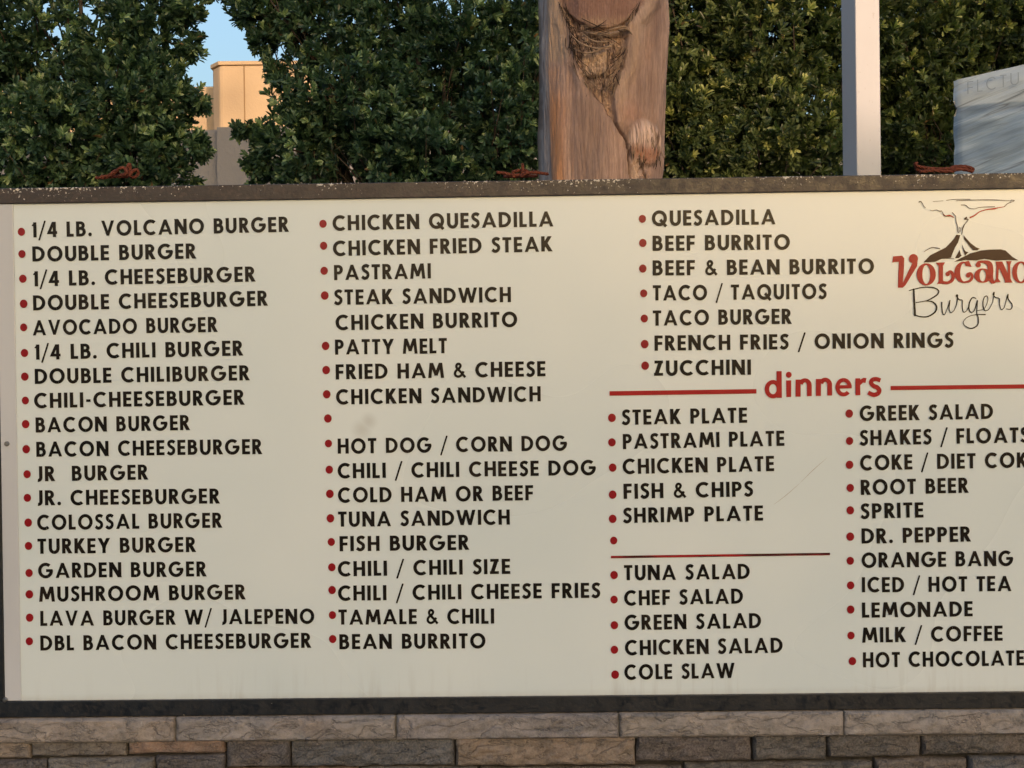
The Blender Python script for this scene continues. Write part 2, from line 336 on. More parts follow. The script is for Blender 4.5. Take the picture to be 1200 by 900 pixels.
b = MB(); b.box(XR, FY+.002, zib+.001, XR+.06, .238, zit-.001); b.build('frame_rail', M_FB, sign, bevel=.003)
b = MB(); xs = at(22, 600, 0).x; b.box(XL+.001, -.007, zib+.001, xs, -.001, zit-.001); b.build('edge_strip', M_TRIM, sign, bevel=.003)
b = MB(); xs2 = XR-(xs-XL); b.box(xs2, -.007, zib+.001, XR-.001, -.001, zit-.001); b.build('edge_strip', M_TRIM, sign, bevel=.003)
def screw(px, py):
    c = at(px, py, -.009); b = MB(); b.tube([(c.x, -.007, c.z), (c.x, -.012, c.z), (c.x, -.016, c.z)], [.0105, .0100, .006], 12); b.build('screw', M_STEEL, sign, True, R(40))
for py in (238, 520): screw(8, py) if py > 300 else None
screw(6, 820)

# --- lettering -----------------------------------------------------
class Glyphs:
    """2-D outlines: lists of convex-or-not polygons in units of the cap height"""
    W = .20
def G_box(x0, y0, x1, y1): return [[(x0,y0),(x1,y0),(x1,y1),(x0,y1)]]
def G_clip(poly, y0, y1):
    for yy, sgn in ((y0, 1), (y1, -1)):
        out = []
        for i in range(len(poly)):
            a, b_ = poly[i-1], poly[i]; da, db = (a[1]-yy)*sgn, (b_[1]-yy)*sgn
            if (da < 0) != (db < 0):
                t = da/(da-db); out.append((a[0]+(b_[0]-a[0])*t, a[1]+(b_[1]-a[1])*t))
            if db >= 0: out.append(b_)
        poly = out
    return poly
def G_diag(p, q, w, y0=0., y1=1., ext=.12):
    dx, dy = q[0]-p[0], q[1]-p[1]; L = math.hypot(dx, dy); dx /= L; dy /= L
    p = (p[0]-dx*ext, p[1]-dy*ext); q = (q[0]+dx*ext, q[1]+dy*ext); nx, ny = -dy*w/2, dx*w/2
    return [G_clip([(p[0]+nx,p[1]+ny),(p[0]-nx,p[1]-ny),(q[0]-nx,q[1]-ny),(q[0]+nx,q[1]+ny)], y0, y1)]
def G_arc(cx, cy, rx, ry, a0, a1, w, wy=None, ix=0, iy=0):
    wy = w*.9 if wy is None else wy; wy = math.copysign(abs(wy), ry); n = max(6, int(abs(a1-a0)/11)); out = []
    A = [R(a0+(a1-a0)*i/n) for i in range(n+1)]
    o = [(cx+rx*math.cos(a), cy+ry*math.sin(a)) for a in A]; i_ = [(cx+ix+(rx-w)*math.cos(a), cy+iy+(ry-wy)*math.sin(a)) for a in A]
    return [[o[k], o[k+1], i_[k+1], i_[k]] for k in range(n)]
def G_disc(cx, cy, rx, ry=None, n=20):
    ry = ry or rx; return [[(cx+rx*math.cos(2*math.pi*i/n), cy+ry*math.sin(2*math.pi*i/n)) for i in range(n)]]
def G_stroke(P, w, n=6, smooth=True):
    Q = spline(P, n) if smooth else [np.array(p, float) for p in P]; m = len(Q); L = []; Rr = []
    for i in range(m):
        t = Q[min(i+1, m-1)]-Q[max(i-1, 0)]; t = t/(np.hypot(*t)+1e-9)
        ww = w if not hasattr(w, '__len__') else np.interp(i/(m-1), np.linspace(0, 1, len(w)), w)
        nn = np.array((-t[1], t[0]))*ww/2; L.append(tuple(Q[i]+nn)); Rr.append(tuple(Q[i]-nn))
    return [[L[i], Rr[i], Rr[i+1], L[i+1]] for i in range(m-1)]
def G_bowl(xc, y0, y1, xr, w, h=.165):
    return G_box(.08, y1-h, xc, y1)+G_box(.08, y0, xc, y0+h)+G_arc(xc, (y0+y1)/2, xr-xc, (y1-y0)/2, -90, 90, w, h)
def glyph(ch, W=.205):
    h = W*.82; st = lambda x: G_box(x, 0, x+W, 1)
    if ch == 'A': return .98, [[(0,0),(.22,0),(.49,.675),(.49,1),(.395,1)], [(.98,0),(.76,0),(.49,.675),(.49,1),(.585,1)]]+G_box(.2,.19,.78,.35)
    if ch == 'B': return .68, st(0)+G_bowl(.32,.45,1,.62,W,h)+G_bowl(.34,0,.45+h*.9,.68,W,h)
    if ch == 'C': return .88, G_arc(.51,.5,.52,.52,48,312,W)
    if ch == 'D': return .84, st(0)+G_bowl(.30,0,1,.84,W,h)
    if ch == 'E': return .56, st(0)+G_box(.1,1-h,.56,1)+G_box(.1,0,.56,h)+G_box(.1,.5-h/2,.53,.5+h/2)
    if ch == 'F': return .55, st(0)+G_box(.1,1-h,.55,1)+G_box(.1,.5-h*.6,.52,.5+h*.4)
    if ch == 'G': return 1.02, G_arc(.51,.5,.52,.52,48,362,W)+G_box(.54,.40,1.0,.40+h)
    if ch == 'H': return .78, st(0)+st(.78-W)+G_box(.1,.5-h/2,.7,.5+h/2)
    if ch == 'I': return W, st(0)
    if ch == 'J': return .44, G_box(.44-W,.2,.44,1)+G_arc(.14,.23,.30,.27,262,360,W)
    if ch == 'K': return .74, st(0)+G_diag((.20,.42),(.58,1),W*1.02)+G_diag((.28,.55),(.62,0),W*1.08,ext=.08)
    if ch == 'L': return .50, st(0)+G_box(.1,0,.50,h)
    if ch == 'M': return 1.06, G_diag((.10,0),(.21,1),W*.95)+G_diag((.96,0),(.85,1),W*.95)+G_diag((.22,1),(.53,.20),W*.95,.16)+G_diag((.84,1),(.53,.20),W*.95,.16)
    if ch == 'N': return .84, st(0)+st(.84-W)+G_diag((.11,1),(.73,0),W*1.1)
    if ch == 'O': return 1.04, G_arc(.52,.5,.52,.52,0,360,W)
    if ch == 'P': return .64, st(0)+G_bowl(.32,.38,1,.64,W,h)
    if ch == 'Q': return 1.06, G_arc(.52,.5,.52,.52,0,360,W)+G_diag((.62,.36),(.94,.0),W*.85,-.1,1,.06)
    if ch == 'R': return .68, st(0)+G_bowl(.32,.42,1,.62,W,h)+G_diag((.30,.48),(.57,0),W*1.05,ext=.06)
    if ch == 'S': return .58, G_stroke([(.53,.83),(.43,.90),(.30,.915),(.16,.85),(.13,.72),(.20,.60),(.34,.51),(.46,.40),(.46,.22),(.34,.10),(.20,.085),(.04,.19)], W*.9)
    if ch == 'T': return .60, G_box(0,1-h,.60,1)+st(.30-W/2)
    if ch == 'U': return .76, G_box(0,.36,W,1)+G_box(.76-W,.36,.76,1)+G_arc(.38,.37,.38,.39,180,360,W)
    if ch == 'V': return .90, [[(0,1),(.22,1),(.45,.33),(.45,0),(.36,0)], [(.90,1),(.68,1),(.45,.33),(.45,0),(.54,0)]]
    if ch == 'W': return 1.30, G_diag((.10,1),(.38,0),W*.95)+G_diag((.38,0),(.65,1),W*.9)+G_diag((.65,1),(.92,0),W*.9)+G_diag((.92,0),(1.2,1),W*.95)
    if ch == 'Y': return .82, G_diag((.11,1),(.41,.44),W,.3)+G_diag((.71,1),(.41,.44),W,.3)+G_box(.41-W/2,0,.41+W/2,.5)
    if ch == 'Z': return .62, G_box(.04,1-h,.60,1)+G_box(0,0,.60,h)+G_diag((.13,.0),(.47,1),W*1.1)
    if ch == '1': return .34, G_box(.34-W,0,.34,1)+[[(0,.80),(.06,.74),(.30,.86),(.30,1),(.20,1)]]
    if ch == '4': return .68, G_box(.38,0,.38+W*.95,1)+G_box(.02,.20,.68,.20+h*.95)+G_diag((.09,.26),(.44,1),W*.85,.2,1)
    if ch == '/': return .42, G_diag((.0,-.16),(.42,1.06),W*.5,-.2,1.1,.04)
    if ch == '.': return .24, G_disc(.12,.115,.125)
    if ch == '-': return .36, G_box(.03,.36,.33,.36+h*.9)
    if ch == '&': return .80, G_stroke([(.78,.02),(.50,.35),(.24,.62),(.19,.78),(.27,.90),(.40,.90),(.47,.78),(.38,.62),(.20,.49),(.10,.34),(.11,.18),(.25,.08),(.42,.10),(.58,.24),(.67,.42)], W*.72)
    return .34, []
GAP = .165
def line_width(t, W=.232):
    x = 0
    for ch in t: x += glyph(ch, W)[0]+GAP
    return x-GAP
LAY = [0]
def lettering(name, polys, mat, parent, Y=-.0022, tol=.00006):
    """polys: polygons already in (x, z) of the sign face; each piece a hair prouder than the one before"""
    b = MB()
    for k, p in enumerate(polys):
        p = list(p)
        if len(p) < 3: continue
        a = sum(p[i-1][0]*p[i][1]-p[i][0]*p[i-1][1] for i in range(len(p)))
        if a < 0: p = p[::-1]
        y = Y-(k % 11)*tol; b.poly([(x, y, z) for x, z in p])
    return b.build(name, mat, parent)
def text_line(t, L, Rg, cap_px, mat=M_BLK, parent=None, name='menu_word', W=.232, Y=-.0022, plane=0.):
    l = at(L[0], L[1], plane); u = None; cap = cap_px/FPX*(plane-CAM_Y)
    if Rg[0] is None:
        w = line_width(t, W); r = at(L[0]+w*cap_px, L[1]+(Rg[1]), plane)
    else: r = at(Rg[0], Rg[1], plane)
    u = Vector((r.x-l.x, r.z-l.z)); Lm = u.length; u /= Lm; v = Vector((-u.y, u.x))
    sx = Lm/(line_width(t, W)*cap); polys = []; x = 0
    for ch in t+' ':
        w, g_ = glyph(ch, W); jx = random.uniform(-.010, .010); jy = random.uniform(-.008, .008)
        for p in g_:
            polys.append([(l.x+u.x*(x+q[0]+jx)*sx*cap+v.x*(q[1]+jy)*cap, l.z+u.y*(x+q[0]+jx)*sx*cap+v.y*(q[1]+jy)*cap) for q in p])
        x += w+GAP
        if ch == ' ' and polys: lettering(name, polys, mat, parent, Y+plane); polys = []
REG = dict(A=(0,220,3.), B=(0,500,3.), C=(360,220,3.), D=(360,500,3.), E=(700,220,4.), F=(700,420,2.4), G=(700,600,2.4))
LINES = dict(
 A=[("1/4 LB. VOLCANO BURGER",113,175,1015,155),("DOUBLE BURGER",115,260,690,249),("1/4 LB. CHEESEBURGER",117,347,898,330),("DOUBLE CHEESEBURGER",117,432,942,415),
    ("AVOCADO BURGER",116,519,765,507),("1/4 LB. CHILI BURGER",122,605,855,590),("DOUBLE CHILIBURGER",123,690,878,677),("CHILI-CHEESEBURGER",122,775,860,763),("BACON BURGER",126,861,668,852)],
 B=[("BACON CHEESEBURGER",129,106,922,96),("JR  BURGER",128,192,521,186),("JR. CHEESEBURGER",128,277,773,270),("COLOSSAL BURGER",132,363,781,355),("TURKEY BURGER",133,447,689,440),
    ("GARDEN BURGER",136,532,726,526),("MUSHROOM BURGER",139,615,864,607),("LAVA BURGER W/ JALEPENO",143,700,1105,692),("DBL BACON CHEESEBURGER",143,787,1094,777)],
 C=[("CHICKEN QUESADILLA",90,151,866,136),("CHICKEN FRIED STEAK",92,240,862,224),("PASTRAMI",95,325,435,319),("STEAK SANDWICH",95,412,717,402),("CHICKEN BURRITO",101,501,739,489),
    ("PATTY MELT",98,587,492,582),("FRIED HAM & CHEESE",101,674,838,663),("CHICKEN SANDWICH",103,762,821,751)],
 D=[("HOT DOG / CORN DOG",108,95,914,84),("CHILI / CHILI CHEESE DOG",108,182,1015,170),("COLD HAM OR BEEF",109,267,795,259),("TUNA SANDWICH",109,352,713,344),("FISH BURGER",114,438,569,433),
    ("CHILI / CHILI SIZE",109,526,714,517),("CHILI / CHILI CHEESE FRIES",109,612,1030,601),("TAMALE & CHILI",110,696,658,692),("BEAN BURRITO",114,782,627,779)],
 E=[("QUESADILLA",256,179,835,172),("BEEF BURRITO",259,296,902,290),("BEEF & BEAN BURRITO",260,412,1296,403),("TACO / TAQUITOS",260,529,1074,521),("TACO BURGER",261,647,910,638),
    ("FRENCH FRIES / ONION RINGS",268,764,1669,749),("ZUCCHINI",266,882,720,876)],
 F=[("STEAK PLATE",69,187,421,181),("PASTRAMI PLATE",72,255,526,246),("CHICKEN PLATE",72,325,497,317),("FISH & CHIPS",74,395,438,388),("SHRIMP PLATE",73,463,466,456),
    ("GREEK SALAD",738,176,1113,170),("SHAKES / FLOATS",738,245,1214,236),("COKE / DIET COKE",739,315,1238,306),("ROOT BEER",741,384,1043,378),("SPRITE",741,451,917,447),("DR. PEPPER",743,521,1050,515)],
 G=[("TUNA SALAD",75,192,429,188),("CHEF SALAD",76,263,410,257),("GREEN SALAD",77,332,461,326),("CHICKEN SALAD",78,403,521,395),("COLE SLAW",77,472,386,466),
    ("ORANGE BANG",743,157,1169,151),("ICED / HOT TEA",744,226,1164,222),("LEMONADE",744,297,1055,293),("MILK / COFFEE",745,367,1140,362),("HOT CHOCOLATE",747,437,1200,431)])
DOTS = dict(
 A=[(76,155),(78,233),(81,320),(84,408),(84,491),(87,581),(88,664),(90,748),(91,831)],
 B=[(93,79),(96,167),(97,250),(100,337),(101,419),(103,514),(104,589),(105,671),(104,754)],
 C=[(56,127),(58,204),(60,292),(62,379),(65,556),(67,641),(69,726),(73,811)],
 D=[(75,59),(78,151),(80,236),(82,322),(85,405),(87,494),(88,574),(89,662),(90,746)],
 E=[(211,146),(213,259),(213,379),(217,495),(220,613),(222,733),(224,834)],
 F=[(41,167),(41,236),(43,307),(43,383),(43,451),(46,512),(708,155),(709,232),(709,299),(711,364),(711,427),(711,501)],
 G=[(47,177),(47,246),(48,318),(48,387),(50,457),(711,137),(712,206),(712,274),(713,347),(717,419)])
for key, ls in LINES.items():
    ox, oy, s = REG[key]
    for t, xa, ya, xb, yb in ls:
        text_line(t, (ox+xa/s, oy+ya/s), (ox+xb/s, oy+yb/s), 17.8, M_BLK, sign)
for key, ds in DOTS.items():
    ox, oy, s = REG[key]
    for x, y in ds:
        c = at(ox+x/s, oy+y/s, 0); r = random.uniform(.0145, .0158)
        lettering('bullet', [[(c.x+p[0], c.z+p[1]) for p in G_disc(0, 0, r*.97, r*1.06, 22)[0]]], M_DOT, sign, -.0025)
# things traced in the plane of the sign from a close view
def traced(name, polys, off, s, mat, parent, Y=-.003):
    return lettering(name, [[(lambda v: (v.x, v.z))(at(off[0]+x/s, off[1]+y/s, 0)) for x, y in p] for p in polys], mat, parent, Y)
OV = lambda cx, cy, rx, ry, irx, iry: G_arc(cx, cy, rx, ry, 0, 360, rx-irx, ry-iry)
n_ = lambda dx, dy: [[(368+dx,175+dy),(410+dx,175+dy),(410+dx,316+dy),(368+dx,316+dy)]]+G_arc(445+dx,224+dy,57,-60,0,165,40,34)+[[(462+dx,224+dy),(502+dx,224+dy),(502+dx,312+dy),(462+dx,312+dy)]]
din = OV(181,254,68,76,31,42)+[[(210,105),(253,105),(255,325),(212,325)]]+[[(290,182),(332,181),(332,318),(292,319)]]+G_disc(312,135,24,25) \
    +n_(0,0)+n_(168,-5)+G_arc(765,238,68,-76,-40,0,36,30)[0:0]+G_arc(765,238,68,-76,0,318,34,32)+[[(705,222),(832,220),(832,247),(705,250)]] \
    +[[(862,165),(902,164),(903,304),(863,305)],[(893,215),(902,175),(930,160),(955,163),(946,203),(925,200),(903,222)]] \
    +G_stroke([(1070,182),(1035,171),(1003,178),(992,202),(1012,226),(1042,240),(1060,264),(1048,291),(1012,301),(968,282)], [34,36,34,38,36,34])
traced('heading_text', din, (880,420), 7.0588, M_RED, sign)
def bar(pxs, w, mat):
    a, b_ = pxs; traced('divider_line', [[(a[0],a[1]-w/2),(b_[0],b_[1]-w/2),(b_[0],b_[1]+w/2),(a[0],a[1]+w/2)]], (0,0), 1., mat, sign)
bar(((714.2,461),(886.3,458.5)), 5.2, M_RED); bar(((1043.4,454.7),(1235,452.3)), 4.8, M_RED)
bar(((715.8,652.7),(972.5,649)), 2.9, M_WRED)
V_ = [[(75,130),(83,76),(160,70),(178,92),(176,150),(132,122),(90,125)],[(132,122),(176,150),(174,205),(166,300),(160,343),(124,343),(128,200)],
      [(248,130),(292,105),(288,158),(188,322),(165,343),(150,343),(166,300)]]+G_disc(256,96,39,40)
vol = V_+OV(365,230,82,95,33,80) \
  +[[(445,130),(525,127),(508,160),(508,280),(525,305),(455,312),(470,290),(470,160)]]+G_stroke([(500,298),(550,300),(585,278),(594,240),(572,206),(545,215)],[26,24,30,32,24,14])+G_disc(548,226,19,19) \
  +G_arc(688,212,84,-92,52,285,50,14)+[[(728,112),(752,165),(700,158),(690,122)]]+G_stroke([(690,297),(735,285),(757,250),(742,222),(712,226)],[14,22,26,22,14])+G_disc(722,238,20,20) \
  +G_stroke([(800,165),(806,130),(850,122),(900,140),(912,190),(912,255),(930,292),(955,298)],[10,22,22,46,50,48,36,8])+G_disc(808,148,23,22)+G_arc(846,240,72,-62,0,360,46,12) \
  +[[(955,120),(1000,120),(985,155),(978,265),(1000,296),(938,298),(958,268),(962,160)],[(960,120),(1012,120),(1092,285),(1088,300),(1040,298)],[(1045,118),(1092,116),(1080,150),(1084,285),(1060,262),(1058,150)],[(1030,300),(1040,285),(1092,285),(1100,300)]] \
  +OV(1172,212,76,93,34,79)
traced('logo_letters', vol, (1035,290), 7.2727, M_RED, sign)
mt = [[(340,637),(400,575),(470,540),(530,510),(575,465),(605,430),(622,400),(655,405),(648,430),(635,470),(610,510),(590,560),(575,598),(500,605),(440,632)],
 [(683,405),(700,425),(740,470),(790,508),(822,520),(800,533),(765,532),(735,500),(710,465),(688,440)],
 [(610,600),(650,530),(660,570),(668,580),(640,600)],[(668,480),(690,530),(705,545),(725,548),(695,580),(690,560),(675,520)],
 [(600,632),(660,600),(740,560),(830,535),(900,528),(1000,525),(1040,535),(1100,590),(1150,620),(1060,616),(950,620),(860,606),(790,620),(700,616)]]
traced('logo_volcano', mt, (1035,220), 7.2727, M_BRN, sign, -.0028)
for P, w in [([(300,125),(312,118),(325,125),(345,160),(360,172)],[8,4]),([(395,190),(415,197),(450,190),(470,198),(500,200)],[3,7]),([(585,210),(600,228),(615,245),(620,290),(630,330),(632,370),(645,385)],[5,6]),
   ([(648,335),(643,362),(655,372),(660,340)],[4,4]),([(675,340),(672,375),(665,400)],[7,5]),([(712,252),(692,266),(722,272),(692,312),(680,335),(672,362)],[12,12,5,9,7]),
   ([(1030,162),(1060,135),(1115,112),(1085,105)],[6,4]),([(535,108),(600,100),(740,98)],[4,4]),([(620,112),(770,105),(935,104),(1090,112)],[4,5,6,3]),([(420,118),(510,112)],[3,3]),
   ([(660,148),(700,150),(730,175),(780,180),(810,170),(860,165),(950,162)],[6,4,5]),([(345,548),(380,525),(420,510),(482,520)],[4,6,7]),([(502,205),(512,232),(530,244),(560,246)],[6,4]),([(440,610),(520,603),(600,604)],[4,4])]:
    traced('smoke_line', G_stroke(P, w, 5), (1035,220), 7.2727, M_BRN, sign, -.0032)
traced('smoke_line', G_stroke([(508,220),(528,240),(560,238),(585,245),(602,258)],[4,9,16,10,4],5), (1035,220), 7.2727, M_RED, sign, -.0026)
traced('smoke_line', G_stroke([(735,256),(775,238),(820,205),(880,187),(940,180),(985,170),(1035,162)],[14,12,8,9,14,8,4],5), (1035,220), 7.2727, M_RED, sign, -.0026)
scr = []
for P, w in [([(258,350),(262,450),(270,585)],[14,17,18]),([(218,368),(262,356),(340,340),(420,341),(468,366),(458,402),(400,440),(350,458),(275,470)],[7,9,10,12,12,8,7]),
   ([(350,456),(415,462),(452,500),(440,550),(380,588),(320,590),(270,576)],[7,13,14,10,9]),([(497,465),(498,510),(505,560),(522,570),(550,505),(568,448)],[11,10,6,9]),([(568,448),(560,520),(575,556),(602,538)],[9,8,6]),
   ([(602,538),(625,475),(632,410),(622,412),(645,445),(672,452),(672,505),(682,552),(708,542)],[6,10,12,9,8,6]),([(790,435),(760,428),(735,465),(728,520),(745,552),(775,535),(800,452)],[8,10,12,7,9]),
   ([(708,542),(724,510)],[6,6]),([(802,450),(795,555),(808,600),(802,660),(750,690),(695,668),(682,632),(720,592),(790,573),(872,572)],[9,9,11,9,7,5,6,10]),
   ([(800,540),(860,520),(890,450),(882,415),(858,428),(848,482),(862,535),(897,528),(930,470)],[5,5,7,8,9,9,6,6]),([(930,470),(944,385),(936,402),(956,427),(986,436),(990,490),(1006,530),(1030,512)],[6,12,9,9,7,6]),
   ([(1030,512),(1060,402),(1063,440),(1097,488),(1085,525),(1045,524)],[6,11,9,9,6])]:
    scr += G_stroke(P, w, 6)
traced('logo_script', scr, (1035,290), 7.2727, M_BLK, sign, -.0026)
m_ = Mat('scratch_grey', .6); m_.color((.38,.36,.32))
traced('scratch', G_stroke([(497,410),(530,385),(568,352)],[.4,1.1,.4],4)+G_stroke([(570,350),(605,315),(645,280)],[.3,1.2,.3],4), (700,420), 2.4, m_.m, sign)

# ------------------------------------------------------------------ stone base
wall = empty('stone_wall', ((XL+XR)/2, .1, 0), 'low ledgestone base with a pale cap course under the menu sign', 'wall')
b = MB(); b.box(XL-.05, .022, 0, XR+.05, .27, at(600, 866, 0).z-.002); b.build('mortar_core', M_MORT, wall)
b = MB(); b.box(XL-.05, -.010, at(600, 865.5, 0).z, XR+.05, .28, zfb-.006); b.build('mortar_bed', M_MORT2, wall)
TAN, BEI, CHA, GRY, RUS, SLA = (.30,.24,.195), (.36,.305,.265), (.075,.070,.078), (.17,.16,.15), (.29,.18,.125), (.085,.092,.102)
def stone(x0, z0, x1, z1, yf, yb, colr, rough=.012, nm='stone', seed=0):
    nx = max(8, int((x1-x0)/.009)); nz = max(6, int((z1-z0)/.008)); v = []; f = []
    X, Z = np.meshgrid(np.linspace(0, 1, nx+1), np.linspace(0, 1, nz+1), indexing='ij')
    ex = np.minimum(X, 1-X)*(x1-x0); ez = np.minimum(Z, 1-Z)*(z1-z0); e = np.minimum(ex, ez)
    wx = x0+X*(x1-x0); wz = z0+Z*(z1-z0)
    d = (fbm(wx*9, wz*16, 3, seed)-.5)*2*rough + (np.abs(fbm(wx*14+wz*9, wz*30, 3, seed+3)-.5))*rough*1.6
    fall = np.clip(e/.006, 0, 1)**.5
    d = d + (np.abs(fbm(wx*26+seed, wz*34-wx*8, 3, seed+5)-.5)-.12)*rough*2.2
    y = yf + (1-fall)*.009 - d*np.clip(e/.009, 0, 1)
    wx = wx + (vnoise(wz*40, wx*0+seed, seed)-.5)*.006*(np.abs(X-.5)*2)**8*np.sign(X-.5)
    wz2 = wz + (vnoise(wx*22, wz*0+seed, seed+1)-.5)*(.002 if nm == 'cap_stone' else .007)*(np.abs(Z-.5)*2)**6
    for i in range(nx+1):
        for k in range(nz+1): v.append((wx[i,k], y[i,k], wz2[i,k]))
    idx = lambda i, k: i*(nz+1)+k
    for i in range(nx):
        for k in range(nz): f.append((idx(i,k), idx(i+1,k), idx(i+1,k+1), idx(i,k+1)))
    edge = [idx(i,0) for i in range(nx+1)]+[idx(nx,k) for k in range(1,nz+1)]+[idx(i,nz) for i in range(nx-1,-1,-1)]+[idx(0,k) for k in range(nz-1,0,-1)]
    base = len(v); v += [(v[i][0], yb, v[i][2]) for i in edge]; n = len(edge)
    for i in range(n): f.append((edge[i], base+i, base+(i+1) % n, edge[(i+1) % n]))
    f.append(tuple(base+i for i in range(n)))
    o = mesh(nm, v, f, M_STONE, wall, True, R(55)); o.color = tuple(colr)+(1,); return o
capx = [XL-.055]+[at(x, 855, -.08).x for x in (200.5, 462, 727, 993, 1258)]+[XR+.06]
zc1, zc0 = zfb-.0045, at(600, 866.3, -.03).z
CC = [BEI, (.31,.28,.265), (.29,.26,.25), (.34,.295,.26), (.35,.31,.28), BEI]
for k in range(len(capx)-1):
    stone(capx[k]+.004, zc0, capx[k+1]-.004, zc1, -.030, .26, CC[k], .009, 'cap_stone', 10+k)
YS = -.012
RA = [(-18,34,869,890.5,TAN),(35.5,148,868.5,887,(.16,.14,.12)),(150,263.5,868,883.5,RUS),(265,339.5,868,899.5,CHA),(341.5,532.5,867.5,898.5,SLA),(534,744.5,866,897.5,(.27,.20,.145)),
      (745.5,880,864,892.5,(.075,.06,.058)),(882.5,968.5,862.5,890.5,(.085,.08,.075)),(969.5,1079,862,887.5,(.075,.068,.062)),(1080.5,1296,860.5,884.5,(.07,.064,.058)),
      (-18,54,891.5,909,(.07,.062,.066)),(55.5,181,888.5,910,GRY),(182.5,263.5,885,910,CHA),(265,420,901,926,RUS),(422,560,900,926,GRY),(562,800,899.3,926,(.12,.10,.085)),(745.5,803.5,894,897,GRY),
      (802,1024,893.5,916,(.085,.083,.078)),(1025.5,1134.5,889,916,(.13,.105,.09)),(1136,1296,886,914,SLA)]
for k, (a, c_, t, bt, cl) in enumerate(RA):
    if bt-t < 6: continue
    # the tilt of the picture: heights are read at the stone's middle
    A = at(a, (t+bt)/2, YS); B = at(c_, (t+bt)/2, YS); mid = (a+c_)/2
    zt_ = at(mid, t-(3.2 if t < 874 else 0), YS).z; zb_ = at(mid, bt, YS).z
    if a == 562: A = at(562, 910, YS); B = at(800, 910, YS)
    stone(max(A.x, XL-.05)+.002, zb_+.002, min(B.x, XR+.05)-.002, zt_-.002, YS+random.uniform(-.008, .010), .05, cl, .013, 'stone', 30+k)
zrow = at(600, 927, YS).z
x = XL-.05; r_ = 0
while zrow > .13:
    h_ = random.choice((.07, .09, .10)); z0_ = max(zrow-h_, .122); x = XL-.05
    while x < XR:
        w_ = random.uniform(.25, .7); x2 = min(x+w_, XR+.05)
        if XR+.05-x2 < .15: x2 = XR+.05
        stone(x+.003, z0_+.002, x2-.003, zrow-.003, YS+random.uniform(-.008, .010), .05, random.choice((TAN, GRY, CHA, SLA, RUS)), .013, 'stone', random.randint(1, 99)); x = x2
    zrow = z0_-.002

# ------------------------------------------------------------------ ropes on the sign's top
def rope(label, strands, r=.008):
    b = MB()
    for P in strands:
        pts = [Vector(p) for p in spline(P, 8)]; m = len(pts)
        for ph in range(3):                                         # three twisted yarns
            q = []
            for i, p in enumerate(pts):
                t = (pts[min(i+1, m-1)]-pts[max(i-1, 0)]).normalized(); n = t.cross(Vector((.1,.2,1))).normalized(); bb = t.cross(n)
                a = i*.55+ph*2.094; q.append(p+(n*math.cos(a)+bb*math.sin(a))*r*.5)
            b.tube(q, r*.62, 6)
    return tag(b.build('rope', M_ROPE, None, True), label, 'rope', 'terracotta ropes lying along the top of the sign')
def ta(px, py, y): v = at(px, py, y); return (v.x, v.y, max(v.z, zft+.004))
rope('terracotta rope tied in upright loops on the sign top, left in front of the leaves',
  [[ta(118,207,.02),ta(127,206,.03),ta(136,200,.05),ta(141,205,.08),ta(150,203,.06),ta(154,207,.04)], [ta(128,208,.05),ta(134,203,.04),ta(140,197.5,.03),ta(146,197,.03),ta(148,203,.02),ta(140,206,.04)],
   [ta(146,207,.05),ta(148,200,.05),ta(150.5,193,.05),ta(152.5,194,.06),ta(152,200,.06),ta(150,207,.06)], [ta(151,207,.03),ta(155,201,.03),ta(160,199,.04),ta(162,203,.05),ta(159,207,.05),ta(153,208,.06)],
   [ta(112,208.5,.07),ta(122,208,.07),ta(135,207,.08),ta(150,207,.09)]], .0062)
rope('terracotta rope piled flat on the sign top just left of the palm trunk',
  [[ta(582,202,.04),ta(592,203,.05),ta(600,205,.05),ta(612,205,.05),ta(620,204,.06)], [ta(600,202,.06),ta(606,200,.06),ta(613,199.5,.07),ta(618,201,.07),ta(612,204,.06),ta(600,207,.05)],
   [ta(610,207,.03),ta(617,203,.03),ta(627,202,.04),ta(634,203,.05),ta(642,204,.08)], [ta(612,203,.05),ta(612.5,197,.05),ta(612.3,192,.05)], [ta(590,207,.08),ta(605,207,.08),ta(630,206,.09)]], .0062)
rope('terracotta rope stretched low along the sign top under the wrapped pallet',
  [[ta(1072,192,.03),ta(1076,195,.04),ta(1086,197,.05),ta(1100,198,.05),ta(1116,197.5,.05),ta(1132,196,.05),ta(1140,198,.06),ta(1138,202,.06)], [ta(1078,201,.02),ta(1095,200,.03),ta(1112,201,.03),ta(1126,198.5,.03),ta(1140,201,.04)],
   [ta(1074,190,.05),ta(1074,197,.05),ta(1080,202,.05)], [ta(1108,200,.08),ta(1118,195.5,.07),ta(1130,195,.07),ta(1139,197,.07)]], .0062)

# ------------------------------------------------------------------ white post
YP = 1.2; D = YP-CAM_Y
c = at(1009, 110, YP); s_ = .131
po = empty('white_post', (c.x, YP, 0), 'white painted square steel post rising behind the sign, in front of the hedge', 'post')
lean = (at(1007, 0, YP).x-at(1007+6.2, 204, YP).x)
b = MB(); b.box(c.x-s_/2, YP-s_/2, .14, c.x+s_/2, YP+s_/2, 5.6, R(17.5)); o = b.build('shaft', M_POST, po, bevel=.006)
b = MB(); b.box(c.x-.14, YP-.14, .12, c.x+.14, YP+.14, .138, R(17.5)); o = b.build('base_plate', M_POST, po)

